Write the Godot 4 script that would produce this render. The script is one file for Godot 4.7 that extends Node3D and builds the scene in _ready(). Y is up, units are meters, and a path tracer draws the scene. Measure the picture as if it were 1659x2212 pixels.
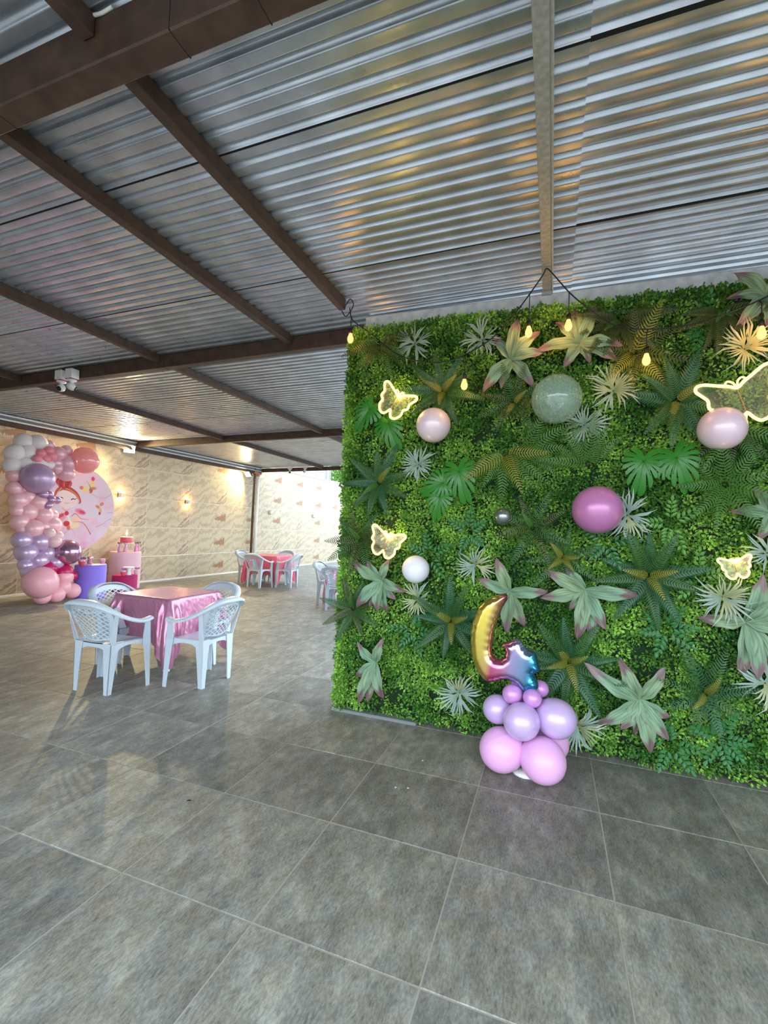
extends Node3D
# Party pavilion: planted wall with balloons, corrugated roof, tiled floor, tables and a balloon garland.
# x runs along the planted wall, -z is away from the viewer, y up, metres.

const T := 0.652
const SLOPE := 0.021            # the roof falls gently towards the left wall
var rng := RandomNumberGenerator.new()
var M := {}
var taken := {}


# ------------------------------------------------------------------ naming
func numbered(called: String) -> String:
	if not taken.has(called):
		taken[called] = 0
		return called
	taken[called] += 1
	return "%s_%03d" % [called, taken[called]]

func tag(o: Node, label := "", category := "", group := "", kind := "") -> Node:
	if label != "": o.set_meta("label", label)
	if category != "": o.set_meta("category", category)
	if group != "": o.set_meta("group", group)
	if kind != "": o.set_meta("kind", kind)
	return o

func thing(called: String, label: String, category: String, at := Vector3.ZERO, turn := 0.0, group := "") -> Node3D:
	var o := Node3D.new()
	o.name = numbered(called)
	add_child(o, true)
	o.position = at
	o.rotation.y = turn
	tag(o, label, category, group)
	return o

func part(parent: Node, called: String, mesh: Mesh, mat: Material, xf := Transform3D.IDENTITY, label := "") -> MeshInstance3D:
	var o := MeshInstance3D.new()
	o.mesh = mesh
	o.material_override = mat
	o.transform = xf
	if parent == self:
		o.name = numbered(called)
	else:
		o.name = called
		var n := 0
		while parent.has_node(NodePath(o.name)):
			n += 1
			o.name = "%s_%03d" % [called, n]
	parent.add_child(o, true)
	if label != "": o.set_meta("label", label)
	return o

func struct(called: String, at := Vector3.ZERO, turn := 0.0) -> Node3D:
	var o := Node3D.new()
	o.name = called
	add_child(o, true)
	o.position = at
	o.rotation.y = turn
	o.set_meta("kind", "structure")
	return o

func fast_part(parent: Node, called: String, n: int, mesh: Mesh, mat: Material, xf := Transform3D.IDENTITY) -> MeshInstance3D:
	var o := MeshInstance3D.new()
	o.mesh = mesh
	o.material_override = mat
	o.transform = xf
	o.name = called if n == 0 else "%s_%03d" % [called, n]
	parent.add_child(o, true)
	return o


# ------------------------------------------------------------------ materials
func mat(c: Color, rough := 0.6, metal := 0.0) -> StandardMaterial3D:
	var m := StandardMaterial3D.new()
	m.albedo_color = c
	m.roughness = rough
	m.metallic = metal
	return m

func rgb(r: int, g: int, b: int) -> Color:
	return Color(r / 255.0, g / 255.0, b / 255.0)

func noise(seed_: int, freq: float, octaves := 4) -> FastNoiseLite:
	var n := FastNoiseLite.new()
	n.seed = seed_
	n.noise_type = FastNoiseLite.TYPE_SIMPLEX_SMOOTH
	n.frequency = freq
	n.fractal_type = FastNoiseLite.FRACTAL_FBM
	n.fractal_octaves = octaves
	return n

func picture(w: int, h: int, f: Callable) -> ImageTexture:
	var im := Image.create(w, h, false, Image.FORMAT_RGB8)
	for y in h:
		for x in w:
			im.set_pixel(x, y, f.call(x, y))
	return ImageTexture.create_from_image(im)

func gray_tex(seed_: int, freq: float, lo: float, hi: float, size := 256, stretch := 1.0) -> ImageTexture:
	var n := noise(seed_, freq)
	return picture(size, size, func(x, y):
		# blended over the border so that repeats do not show
		var u := float(x) / size
		var a := n.get_noise_2d(x * stretch, y)
		var b := n.get_noise_2d((x - size) * stretch, y)
		var v: float = lerpf(lo, hi, clampf(0.5 + 0.8 * lerpf(a, b, u), 0, 1))
		return Color(v, v, v))

func emit(c: Color, energy: float) -> StandardMaterial3D:
	var m := mat(c, 0.4)
	m.emission_enabled = true
	m.emission = c
	m.emission_energy_multiplier = energy
	return m

func pearl(c: Color, rough := 0.34, metal := 0.35) -> StandardMaterial3D:
	var m := mat(c, rough, metal)
	m.clearcoat_enabled = true
	m.clearcoat = 0.5
	m.clearcoat_roughness = 0.12
	return m

func latex(c: Color) -> StandardMaterial3D:
	var m := mat(c, 0.28)
	m.subsurf_scatter_enabled = true
	m.subsurf_scatter_strength = 0.12
	return m

func leafy(c: Color, rough := 0.5) -> StandardMaterial3D:
	var m := mat(c, rough)
	m.backlight_enabled = true
	m.backlight = Color(0.25, 0.25, 0.25)
	return m

func slate_texture() -> ImageTexture:
	var big := noise(11, 0.006, 4)
	var mid := noise(12, 0.022, 4)
	var fine := noise(13, 0.11, 3)
	var grit := noise(15, 0.30, 2)
	var hue := noise(14, 0.008, 3)
	return picture(1024, 1024, func(x, y):
		var s := float(y) * 0.33
		var wob := 26.0 * mid.get_noise_2d(x * 0.4, y * 0.4)
		var a := big.get_noise_2d(x + wob, y * 0.6)
		var b := mid.get_noise_2d(x + wob * 0.5, s)
		var c := fine.get_noise_2d(x, s * 1.2)
		var v := 0.575 + 0.085 * a + 0.085 * b + 0.095 * c + 0.06 * grit.get_noise_2d(x, y * 0.6)
		v -= 0.07 * smoothstep(0.30, 0.55, fine.get_noise_2d(x * 0.8 + 500.0, y * 0.16))
		if a > 0.10: v += 0.08 * (a - 0.10)
		var h := hue.get_noise_2d(x, y)
		return Color(v * (1.0 + 0.035 * h), v * 0.978, v * (0.885 - 0.045 * h)))

func marble_texture(variant: int) -> ImageTexture:
	var w1 := noise(31 + variant, 0.010, 3)
	var w2 := noise(41 + variant, 0.034, 3)
	var w3 := noise(47 + variant, 0.09, 2)
	var cream := rgb(240, 228, 200)
	var pale := rgb(243, 236, 218)
	var grey := rgb(210, 202, 186)
	var taupe := rgb(172, 152, 132)
	var rust := rgb(187, 140, 104)
	return picture(512, 256, func(x, y):
		# layers of onyx: bands that rise to the right, folded by slow waves and frayed by finer ones
		var fold = 62.0 * w1.get_noise_2d(x * 0.62, y * 0.5) + 22.0 * w2.get_noise_2d(x * 0.5, y * 0.5) + 3.0 * w3.get_noise_2d(x, y)
		var t = x * 0.40 + y * 0.95 + fold
		var band = 0.5 + 0.5 * sin(t * 0.072)
		var col = cream.lerp(grey, smoothstep(0.5, 1.0, band) * 0.8)
		col = col.lerp(pale, smoothstep(0.45, 0.0, band) * 0.8)
		var some = smoothstep(-0.25, 0.35, w1.get_noise_2d(x * 0.7 + 90.0, y * 0.7 + 300.0))
		var line: float = absf(sin(t * 0.118 + 0.6))
		col = col.lerp(taupe, (1.0 - smoothstep(0.0, 0.30, line)) * (0.14 + 0.42 * some))
		line = absf(sin(t * 0.235 + 1.4 + 1.5 * w3.get_noise_2d(x * 0.5, y * 0.5)))
		col = col.lerp(rgb(196, 176, 148), (1.0 - smoothstep(0.0, 0.32, line)) * 0.30)
		line = absf(sin(t * 0.05 + 2.1))
		col = col.lerp(pale, (1.0 - smoothstep(0.0, 0.10, line)) * 0.7)
		if variant == 0:
			# rust patch against the right edge
			var top = 96.0 + (512.0 - x) * 0.30 + 16.0 * w2.get_noise_2d(x, y)
			var low = 176.0 - (512.0 - x) * 0.05 + 26.0 * w2.get_noise_2d(x * 1.6, 50.0)
			if x > 350 and y > top and y < low: col = col.lerp(rust, 0.85)
		else:
			# dark diagonal stripes in the lower right corner
			var d = (x - 512.0) * 0.75 + (y - 170.0) + 24.0 * w1.get_noise_2d(x, y)
			var st: float = absf(sin(d * 0.085))
			if x > 360 and d > -70 and d < 50: col = col.lerp(rgb(160, 132, 120), (1.0 - smoothstep(0.2, 0.75, st)) * 0.6)
		return col)

func make_materials() -> void:
	var slate := slate_texture()
	for k in 3:
		var m := mat([rgb(246, 246, 243), rgb(226, 226, 224), rgb(255, 255, 252)][k], 0.5)
		m.albedo_texture = slate
		m.metallic_specular = 0.45
		M["slate%d" % k] = m
	M.grout = mat(rgb(174, 166, 150), 0.9)
	for k in 2:
		var m := mat(Color.WHITE, 0.28)
		m.albedo_texture = marble_texture(k)
		m.albedo_color = rgb(226, 218, 202)
		M["marble%d" % k] = m
	M.wall_grout = mat(rgb(246, 242, 230), 0.8)
	var zinc := mat(rgb(208, 216, 226), 0.36, 0.72)
	zinc.uv1_triplanar = true
	zinc.uv1_world_triplanar = true
	zinc.uv1_scale = Vector3(0.6, 0.6, 0.6)
	zinc.roughness_texture = gray_tex(61, 0.03, 0.55, 1.0)
	zinc.roughness = 0.42
	zinc.albedo_texture = gray_tex(63, 0.02, 0.82, 1.0)
	M.zinc = zinc
	M.seam = mat(rgb(24, 22, 22), 0.9)
	var brown := mat(rgb(92, 68, 55), 0.55)
	brown.uv1_triplanar = true
	brown.uv1_world_triplanar = true
	brown.albedo_texture = gray_tex(71, 0.03, 0.72, 1.0)
	M.brown = brown
	var galv := mat(rgb(196, 196, 188), 0.55, 0.25)
	galv.uv1_triplanar = true
	galv.uv1_scale = Vector3(2, 2, 2)
	galv.albedo_texture = gray_tex(73, 0.05, 0.84, 1.0)
	M.galv = galv
	var plaster := mat(rgb(228, 231, 232), 0.85)
	plaster.uv1_triplanar = true
	plaster.albedo_texture = gray_tex(75, 0.04, 0.85, 1.0)
	M.plaster = plaster
	M.white = mat(rgb(238, 238, 236), 0.45)
	M.plastic = mat(rgb(198, 210, 217), 0.32)
	M.black = mat(rgb(20, 20, 20), 0.5)
	M.dark_glass = mat(rgb(8, 8, 10), 0.1)
	M.gutter = mat(rgb(226, 229, 233), 0.3, 0.4)
	M.pipe = mat(rgb(236, 234, 226), 0.4)
	M.copper = mat(rgb(196, 140, 104), 0.5)
	M.backing = mat(rgb(20, 44, 14), 0.95)
	M.kerb = mat(rgb(128, 132, 128), 0.7)
	var satin := mat(rgb(212, 142, 172), 0.26, 0.50)
	satin.rim_enabled = true
	satin.rim = 0.4
	satin.backlight_enabled = true
	satin.backlight = Color(0.35, 0.35, 0.35)
	M.satin = satin
	var coral := mat(rgb(232, 106, 128), 0.38, 0.1)
	coral.backlight_enabled = true
	coral.backlight = Color(0.3, 0.3, 0.3)
	M.coral_cloth = coral
	M.hot = mat(rgb(176, 16, 92), 0.7)
	M.violet = mat(rgb(140, 118, 226), 0.6)
	M.blush = mat(rgb(226, 186, 196), 0.7)
	M.cake = mat(rgb(232, 96, 116), 0.5)
	M.cake_stand = mat(rgb(240, 214, 214), 0.3)
	M.candle = mat(rgb(252, 248, 236), 0.4)
	M.bottle_glass = mat(rgb(216, 150, 190), 0.3)
	M.bow = mat(rgb(98, 30, 64), 0.5)
	M.lilac_bow = mat(rgb(112, 60, 150), 0.4)
	M.fern_dark = leafy(rgb(48, 90, 40))
	M.fern_blue = leafy(rgb(42, 90, 54))
	M.fern_olive = leafy(rgb(124, 128, 44))
	M.fern_green = leafy(rgb(66, 112, 40))
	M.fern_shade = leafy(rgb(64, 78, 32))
	M.monstera = leafy(rgb(46, 122, 32), 0.35)
	M.sprig = leafy(rgb(44, 112, 50), 0.4)
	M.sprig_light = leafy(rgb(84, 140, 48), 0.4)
	var stag := leafy(Color.WHITE, 0.7)
	stag.vertex_color_use_as_albedo = true
	M.stag = stag
	var cord := leafy(Color.WHITE, 0.62)
	cord.vertex_color_use_as_albedo = true
	M.cord = cord
	var box := leafy(Color.WHITE, 0.36)
	box.vertex_color_use_as_albedo = true
	M.boxwood = box
	M.stem = mat(rgb(52, 66, 36), 0.7)
	M.neon = emit(Color(1.0, 0.83, 0.48), 3.0)
	M.acrylic = mat(Color(1, 0.97, 0.85, 0.06), 0.08)
	M.acrylic.transparency = BaseMaterial3D.TRANSPARENCY_ALPHA
	M.bulb_glow = emit(Color(1.0, 0.70, 0.43), 1.7)
	M.filament = emit(Color(1.0, 0.86, 0.56), 7.0)
	M.lens = emit(Color(1.0, 0.95, 0.82), 22.0)
	M.sconce_glow = emit(Color(1.0, 0.82, 0.5), 3.0)
	M.flame = emit(Color(1.0, 0.94, 0.8), 2.0)


# ------------------------------------------------------------------ shapes
func new_st() -> SurfaceTool:
	var st := SurfaceTool.new()
	st.begin(Mesh.PRIMITIVE_TRIANGLES)
	return st

func done(st: SurfaceTool) -> ArrayMesh:
	st.generate_normals()
	return st.commit()

func tri(st: SurfaceTool, a: Vector3, b: Vector3, c: Vector3) -> void:
	st.add_vertex(a); st.add_vertex(b); st.add_vertex(c)

func tri_out(st: SurfaceTool, a: Vector3, b: Vector3, c: Vector3, mid: Vector3) -> void:
	var n := (c - a).cross(b - a)
	if n.dot((a + b + c) / 3.0 - mid) >= 0: tri(st, a, b, c)
	else: tri(st, a, c, b)

func quad_out(st: SurfaceTool, a: Vector3, b: Vector3, c: Vector3, d: Vector3, mid: Vector3) -> void:
	tri_out(st, a, b, c, mid)
	tri_out(st, a, c, d, mid)

# a box with chamfered edges; xf places it
func box(st: SurfaceTool, at: Vector3, size: Vector3, c := 0.0, xf := Transform3D.IDENTITY) -> void:
	st.set_smooth_group(-1)
	var h := size / 2.0
	var mid := xf * at
	var p := func(s: Vector3, k: int) -> Vector3:
		var v := Vector3.ZERO
		for i in 3: v[i] = s[i] * (h[i] - (0.0 if i == k or c == 0.0 else c))
		return xf * (at + v)
	for k in 3:
		var l := (k + 1) % 3
		var m := (k + 2) % 3
		for s in [-1.0, 1.0]:
			var q := []
			for e in [[-1, -1], [1, -1], [1, 1], [-1, 1]]:
				var v := Vector3.ZERO
				v[k] = s; v[l] = e[0]; v[m] = e[1]
				q.append(p.call(v, k))
			quad_out(st, q[0], q[1], q[2], q[3], mid)
		if c > 0.0:
			for s in [-1.0, 1.0]:
				for t in [-1.0, 1.0]:
					var a := Vector3.ZERO
					var b := Vector3.ZERO
					a[k] = s; a[l] = t; a[m] = -1.0
					b[k] = s; b[l] = t; b[m] = 1.0
					quad_out(st, p.call(a, k), p.call(b, k), p.call(b, l), p.call(a, l), mid)
	if c > 0.0:
		for x in [-1.0, 1.0]:
			for y in [-1.0, 1.0]:
				for z in [-1.0, 1.0]:
					var v := Vector3(x, y, z)
					tri_out(st, p.call(v, 0), p.call(v, 1), p.call(v, 2), mid)

func box_mesh(at: Vector3, size: Vector3, c := 0.0, xf := Transform3D.IDENTITY) -> ArrayMesh:
	var st := new_st()
	box(st, at, size, c, xf)
	return done(st)

# profile of (radius, height) turned about y
func lathe(st: SurfaceTool, prof: Array, segs := 20, xf := Transform3D.IDENTITY, group := 1) -> void:
	st.set_smooth_group(group)
	for i in prof.size() - 1:
		var a: Vector2 = prof[i]
		var b: Vector2 = prof[i + 1]
		for k in segs:
			var t0 := TAU * k / segs
			var t1 := TAU * (k + 1) / segs
			var p00 := xf * Vector3(a.x * cos(t0), a.y, a.x * sin(t0))
			var p01 := xf * Vector3(a.x * cos(t1), a.y, a.x * sin(t1))
			var p10 := xf * Vector3(b.x * cos(t0), b.y, b.x * sin(t0))
			var p11 := xf * Vector3(b.x * cos(t1), b.y, b.x * sin(t1))
			if a.x > 1e-6: tri(st, p00, p11, p01)
			if b.x > 1e-6: tri(st, p00, p10, p11)

func lathe_mesh(prof: Array, segs := 20) -> ArrayMesh:
	var st := new_st()
	lathe(st, prof, segs)
	return done(st)

# round tube along points; r may be one radius or one per point
func tube(st: SurfaceTool, pts: Array, r, segs := 8, closed := false) -> void:
	st.set_smooth_group(1)
	var n := pts.size()
	var rings := []
	var up := Vector3.UP
	for i in n:
		var d: Vector3 = (pts[(i + 1) % n] - pts[(i - 1 + n) % n]) if closed else (pts[mini(i + 1, n - 1)] - pts[maxi(i - 1, 0)])
		d = d.normalized()
		var side := d.cross(up)
		if side.length() < 0.05: side = d.cross(Vector3(0.3, 0.1, 1))
		side = side.normalized()
		up = side.cross(d).normalized()
		var ring := []
		var rr: float = r[i] if r is Array else r
		for k in segs:
			var a := TAU * k / segs
			ring.append(pts[i] + (side * cos(a) + up * sin(a)) * rr)
		rings.append(ring)
	for i in (n if closed else n - 1):
		var A: Array = rings[i]
		var B: Array = rings[(i + 1) % n]
		var mid: Vector3 = (pts[i] + pts[(i + 1) % n]) / 2.0
		for k in segs:
			var l := (k + 1) % segs
			quad_out(st, A[k], A[l], B[l], B[k], mid)
	if not closed:
		for k in segs:
			tri_out(st, pts[0], rings[0][k], rings[0][(k + 1) % segs], pts[1])
			tri_out(st, pts[n - 1], rings[n - 1][k], rings[n - 1][(k + 1) % segs], pts[n - 2])

func smooth_path(ctrl: Array, steps := 6, closed := false) -> Array:
	var out := []
	var n := ctrl.size()
	for i in (n if closed else n - 1):
		var p0 = ctrl[(i - 1 + n) % n] if closed or i > 0 else ctrl[0] * 2.0 - ctrl[1]
		var p1 = ctrl[i]
		var p2 = ctrl[(i + 1) % n]
		var p3 = ctrl[(i + 2) % n] if closed or i + 2 < n else ctrl[n - 1] * 2.0 - ctrl[n - 2]
		for s in steps:
			var t := float(s) / steps
			out.append(0.5 * ((2.0 * p1) + (p2 - p0) * t + (2.0 * p0 - 5.0 * p1 + 4.0 * p2 - p3) * t * t + (3.0 * p1 - p0 - 3.0 * p2 + p3) * t * t * t))
	if not closed: out.append(ctrl[n - 1])
	return out

# a sheet f(u, v) over the unit square
func sheet(st: SurfaceTool, nu: int, nv: int, f: Callable, group := 1, uv := false) -> void:
	st.set_smooth_group(group)
	var pts := []
	for i in nu + 1:
		var row := []
		for j in nv + 1: row.append(f.call(float(i) / nu, float(j) / nv))
		pts.append(row)
	for i in nu:
		for j in nv:
			for q in [[0, 0], [1, 0], [1, 1], [0, 0], [1, 1], [0, 1]]:
				if uv: st.set_uv(Vector2(float(i + q[0]) / nu, float(j + q[1]) / nv))
				st.add_vertex(pts[i + q[0]][j + q[1]])

# a sheet with thickness along its normal estimate
func slab_sheet(st: SurfaceTool, nu: int, nv: int, f: Callable, thick: Vector3) -> void:
	sheet(st, nu, nv, f, 1)
	sheet(st, nu, nv, func(u, v): return f.call(1.0 - u, v) + thick, 2)
	for e in 4:
		var n := nu if e < 2 else nv
		for i in n:
			var a := float(i) / n
			var b := float(i + 1) / n
			var p: Vector3 = f.call(a, float(e)) if e < 2 else f.call(float(e - 2), a)
			var q: Vector3 = f.call(b, float(e)) if e < 2 else f.call(float(e - 2), b)
			st.set_smooth_group(-1)
			tri(st, p, q, q + thick)
			tri(st, p, q + thick, p + thick)

func basis_from(dir: Vector3, normal: Vector3) -> Basis:
	var x := dir.normalized()
	var z := (normal - x * normal.dot(x)).normalized()
	return Basis(x, z.cross(x), z)

# x axis along the leaf (screen angle in degrees on the planted wall), lifted off the wall by tilt
func leaf_xf(deg: float, tilt: float, size: float, at := Vector3.ZERO) -> Transform3D:
	var a := deg_to_rad(deg)
	var t := deg_to_rad(tilt)
	var d := Vector3(cos(a) * cos(t), sin(a) * cos(t), sin(t))
	var n := Vector3(-cos(a) * sin(t), -sin(a) * sin(t), cos(t))
	return Transform3D(basis_from(d, n).scaled_local(Vector3.ONE * size), at)


# ------------------------------------------------------------------ _ready
func _ready() -> void:
	rng.seed = 4711
	stage()
	make_materials()
	floor_and_walls()
	roof()
	planted_wall()
	wall_balloons()
	neon_butterflies()
	string_lights()
	centerpiece()
	furniture()
	party_corner()
	fittings()
	outside()

func stage() -> void:
	var cam := Camera3D.new()
	cam.name = "camera"
	cam.fov = 95.47
	cam.near = 0.02
	cam.far = 200.0
	cam.position = Vector3(0, 1.5, 0)
	cam.rotation_order = EULER_ORDER_YXZ
	cam.rotation = Vector3(deg_to_rad(1.998), deg_to_rad(19.943), deg_to_rad(2.216))
	add_child(cam, true)
	cam.current = true
	var env := Environment.new()
	env.background_mode = Environment.BG_SKY
	var sky := Sky.new()
	var s := ProceduralSkyMaterial.new()
	s.sky_top_color = Color(0.74, 0.82, 0.92)
	s.sky_horizon_color = Color(0.96, 0.97, 0.98)
	s.ground_bottom_color = Color(0.50, 0.51, 0.52)
	s.ground_horizon_color = Color(0.58, 0.60, 0.62)
	s.sky_energy_multiplier = 1.0
	sky.sky_material = s
	env.sky = sky
	env.background_energy_multiplier = 6.6
	env.tonemap_mode = Environment.TONE_MAPPER_LINEAR
	env.tonemap_exposure = 1.0
	env.sdfgi_enabled = true
	env.ssao_enabled = true
	env.ssil_enabled = true
	var we := WorldEnvironment.new()
	we.name = "sky"
	we.environment = env
	add_child(we, true)


# ------------------------------------------------------------------ the setting
func tile_mesh(w: float, d: float, th: float, u0: float, v0: float, span: float, flip: bool) -> ArrayMesh:
	# flat tile with eased edges, top at y = 0, print taken from a window of the texture
	var st := new_st()
	var c := 0.003
	st.set_smooth_group(-1)
	var a := Vector2(w / 2 - c, d / 2 - c)
	var b := Vector2(w / 2, d / 2)
	var put := func(p: Vector3):
		var q := Vector2(p.x / w + 0.5, p.z / d + 0.5) * span
		if flip: q = Vector2(span - q.x, span - q.y)
		st.set_uv(Vector2(u0, v0) + q)
		st.add_vertex(p)
	var ring := func(h: Vector2, y: float): return [Vector3(-h.x, y, -h.y), Vector3(h.x, y, -h.y), Vector3(h.x, y, h.y), Vector3(-h.x, y, h.y)]
	var r0: Array = ring.call(a, 0.0)
	var r1: Array = ring.call(b, -c)
	var r2: Array = ring.call(b, -th)
	for t in [[0, 1, 2], [0, 2, 3]]:
		for k in t: put.call(r0[k])
	for rr in [[r0, r1], [r1, r2]]:
		for k in 4:
			var l := (k + 1) % 4
			for p in [rr[0][k], rr[1][k], rr[1][l], rr[0][k], rr[1][l], rr[0][l]]: put.call(p)
	return done(st)

func floor_and_walls() -> void:
	# floor: a bed of grout with a tile of its own for every place near enough to tell
	var fl := struct("floor")
	part(fl, "grout_bed", box_mesh(Vector3(-2.4, -0.062, -9.0), Vector3(17.6, 0.12, 26.0)), M.grout)
	var kinds := []
	for k in 10: kinds.append(tile_mesh(T - 0.004, T - 0.004, 0.01, rng.randf() * 0.49, rng.randf() * 0.49, 0.5, k % 2 == 1))
	var near := []
	var far := []
	for i in range(-13, 13):
		for j in range(-5, 31):
			var p := Vector3(-1.6766 + (i + 0.5) * T, 0.0, -1.5435 - (j + 0.5) * T)
			if p.x > 6.2 or p.z > 3.8 or p.z < -21.6: continue
			if p.x < -8.95 - 0.05 * (p.z + 10.0) - 0.33: continue
			var ang := rad_to_deg(atan2(-p.x, -p.z))
			var seen := ang > -32.0 and ang < 66.0 and p.z < 0.2 and not (p.x > -1.6 and p.z < -3.8)
			var row := [p.length(), p]
			if seen and p.length() < 11.5: near.append(row)
			else: far.append(row)
	near.sort_custom(func(a, b): return a[0] < b[0])
	while near.size() > 296: far.append(near.pop_back())
	var n := 0
	for r in near:
		var xf := Transform3D(Basis.IDENTITY, r[1] + Vector3(0, rng.randf_range(-0.0006, 0.0006), 0))
		fast_part(fl, "tile", n, kinds[rng.randi() % 10], M["slate%d" % (rng.randi() % 3)], xf)
		n += 1
	var st := new_st()
	for r in far: st.append_from(kinds[rng.randi() % 10], 0, Transform3D(Basis.IDENTITY, r[1]))
	tag(part(fl, "far_tiles", st.commit(), M.slate0), "", "", "", "stuff")

	# marble-tiled side wall, 0.05 of a metre per metre askew; local x runs along it away from the viewer
	var turn := atan2(1.0, 0.05)
	var wl := struct("wall_left", Vector3(-9.45, 0, 0), turn)     # local x -> (0.05, 0, -1)
	part(wl, "wall_core", box_mesh(Vector3(9.5, 1.66, -0.151), Vector3(26.0, 3.32, 0.30)), M.wall_grout)
	var marble := []
	for k in 2: marble.append(tile_mesh(1.327, 0.677, 0.012, 0.0, 0.0, 1.0, false))
	var low := tile_mesh(1.327, 0.602, 0.012, 0.0, 0.0, 1.0, false)
	n = 0
	for c in range(-1, 14):
		for r in 5:
			var cx := 3.10 + 1.335 * (c + 0.5)
			var cy := 0.31 if r == 0 else 0.62 + 0.685 * (r - 0.5)
			var v := 0 if rng.randf() < 0.45 else 1
			fast_part(wl, "wall_tile", n, low if r == 0 else marble[0], M["marble%d" % v], Transform3D(Basis(Vector3.RIGHT, PI / 2), Vector3(cx, cy, 0.002 + rng.randf_range(0, 0.0015))))
			n += 1
	part(wl, "coping", box_mesh(Vector3(9.5, 3.345, -0.15), Vector3(26.0, 0.05, 0.36), 0.01), M.wall_grout)
	var bl := struct("baseboard_left", Vector3(-9.45, 0, 0), turn)
	part(bl, "skirting", box_mesh(Vector3(9.5, 0.022, 0.006), Vector3(26.0, 0.044, 0.018), 0.004), M.wall_grout)

	# the wall behind the planting, a plastered band left open at its top
	var wb := struct("wall_back")
	part(wb, "wall_core", box_mesh(Vector3(1.75, 1.665, -3.78), Vector3(6.64, 3.33, 0.24), 0.01), M.plaster)
	var kb := struct("baseboard_back")
	part(kb, "kerb", box_mesh(Vector3(-1.30, 0.014, -3.60), Vector3(0.72, 0.028, 0.24), 0.008), M.kerb)
	# side and rear limits of the pavilion that the photo does not reach
	var wr := struct("wall_right")
	var wn := struct("wall_front")
	part(wn, "wall_core", box_mesh(Vector3(-6.5, 1.62, 0.62), Vector3(6.0, 3.2, 0.24)), M.plaster)
	part(wr, "yard_wall", box_mesh(Vector3(-2.6, 4.5, -17.2), Vector3(0.24, 9.0, 9.0)), M.plaster)
	part(wr, "wall_core", box_mesh(Vector3(5.2, 1.7, -1.4), Vector3(0.24, 3.4, 5.0)), M.plaster)


# ------------------------------------------------------------------ roof
func roof_y(x: float) -> float:
	return 3.42 + SLOPE * x

func wall_x(z: float) -> float:
	return -9.45 - 0.05 * z

func sheet_mesh(x0: float, x1: float, d: float) -> ArrayMesh:
	# trapezoidal sheet: broad pans, ribs rising away from the room every 96 mm; local z runs towards the viewer
	var st := new_st()
	var prof := [Vector2(0, 0)]
	var n := int(round(d / 0.0965))
	var pitch := d / n
	for k in n:
		var z := k * pitch
		prof.append(Vector2(z + pitch * 0.05, 0))
		prof.append(Vector2(z + pitch * 0.50, 0))
		prof.append(Vector2(z + pitch * 0.57, 0.003))
		prof.append(Vector2(z + pitch * 0.68, 0.019))
		prof.append(Vector2(z + pitch * 0.74, 0.022))
		prof.append(Vector2(z + pitch * 0.82, 0.022))
		prof.append(Vector2(z + pitch * 0.88, 0.019))
		prof.append(Vector2(z + pitch * 0.96, 0.004))
		prof.append(Vector2(z + pitch, 0))
	for up in [0.0, 0.0012]:
		st.set_smooth_group(1 if up == 0.0 else 2)
		for i in prof.size() - 1:
			var a: Vector2 = prof[i]
			var b: Vector2 = prof[i + 1]
			var q := [Vector3(x0, roof_y(x0) + a.y + up, -a.x), Vector3(x1, roof_y(x1) + a.y + up, -a.x), Vector3(x1, roof_y(x1) + b.y + up, -b.x), Vector3(x0, roof_y(x0) + b.y + up, -b.x)]
			quad_out(st, q[0], q[1], q[2], q[3], Vector3(0, 10.0 if up == 0.0 else -10.0, 0))
	return done(st)

func beam_x(parent: Node, called: String, x0: float, x1: float, z: float, low: float, high: float, w: float, m: Material) -> void:
	# a beam along x that follows the fall of the roof; low and high are heights at x = 0
	var mid := (x0 + x1) / 2.0
	var b := Basis(Vector3.BACK, atan(SLOPE))
	part(parent, called, box_mesh(Vector3.ZERO, Vector3(x1 - x0, high - low, w), 0.006), m, Transform3D(b, Vector3(mid, (low + high) / 2.0 + SLOPE * mid, z)))

func beam_z(parent: Node, called: String, x: float, z0: float, z1: float, drop: float, w: float, m: Material, top := 0.0) -> void:
	part(parent, called, box_mesh(Vector3.ZERO, Vector3(w, drop, absf(z1 - z0)), 0.004), m, Transform3D(Basis.IDENTITY, Vector3(x, roof_y(x) - drop / 2.0 + top, (z0 + z1) / 2.0)))

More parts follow.
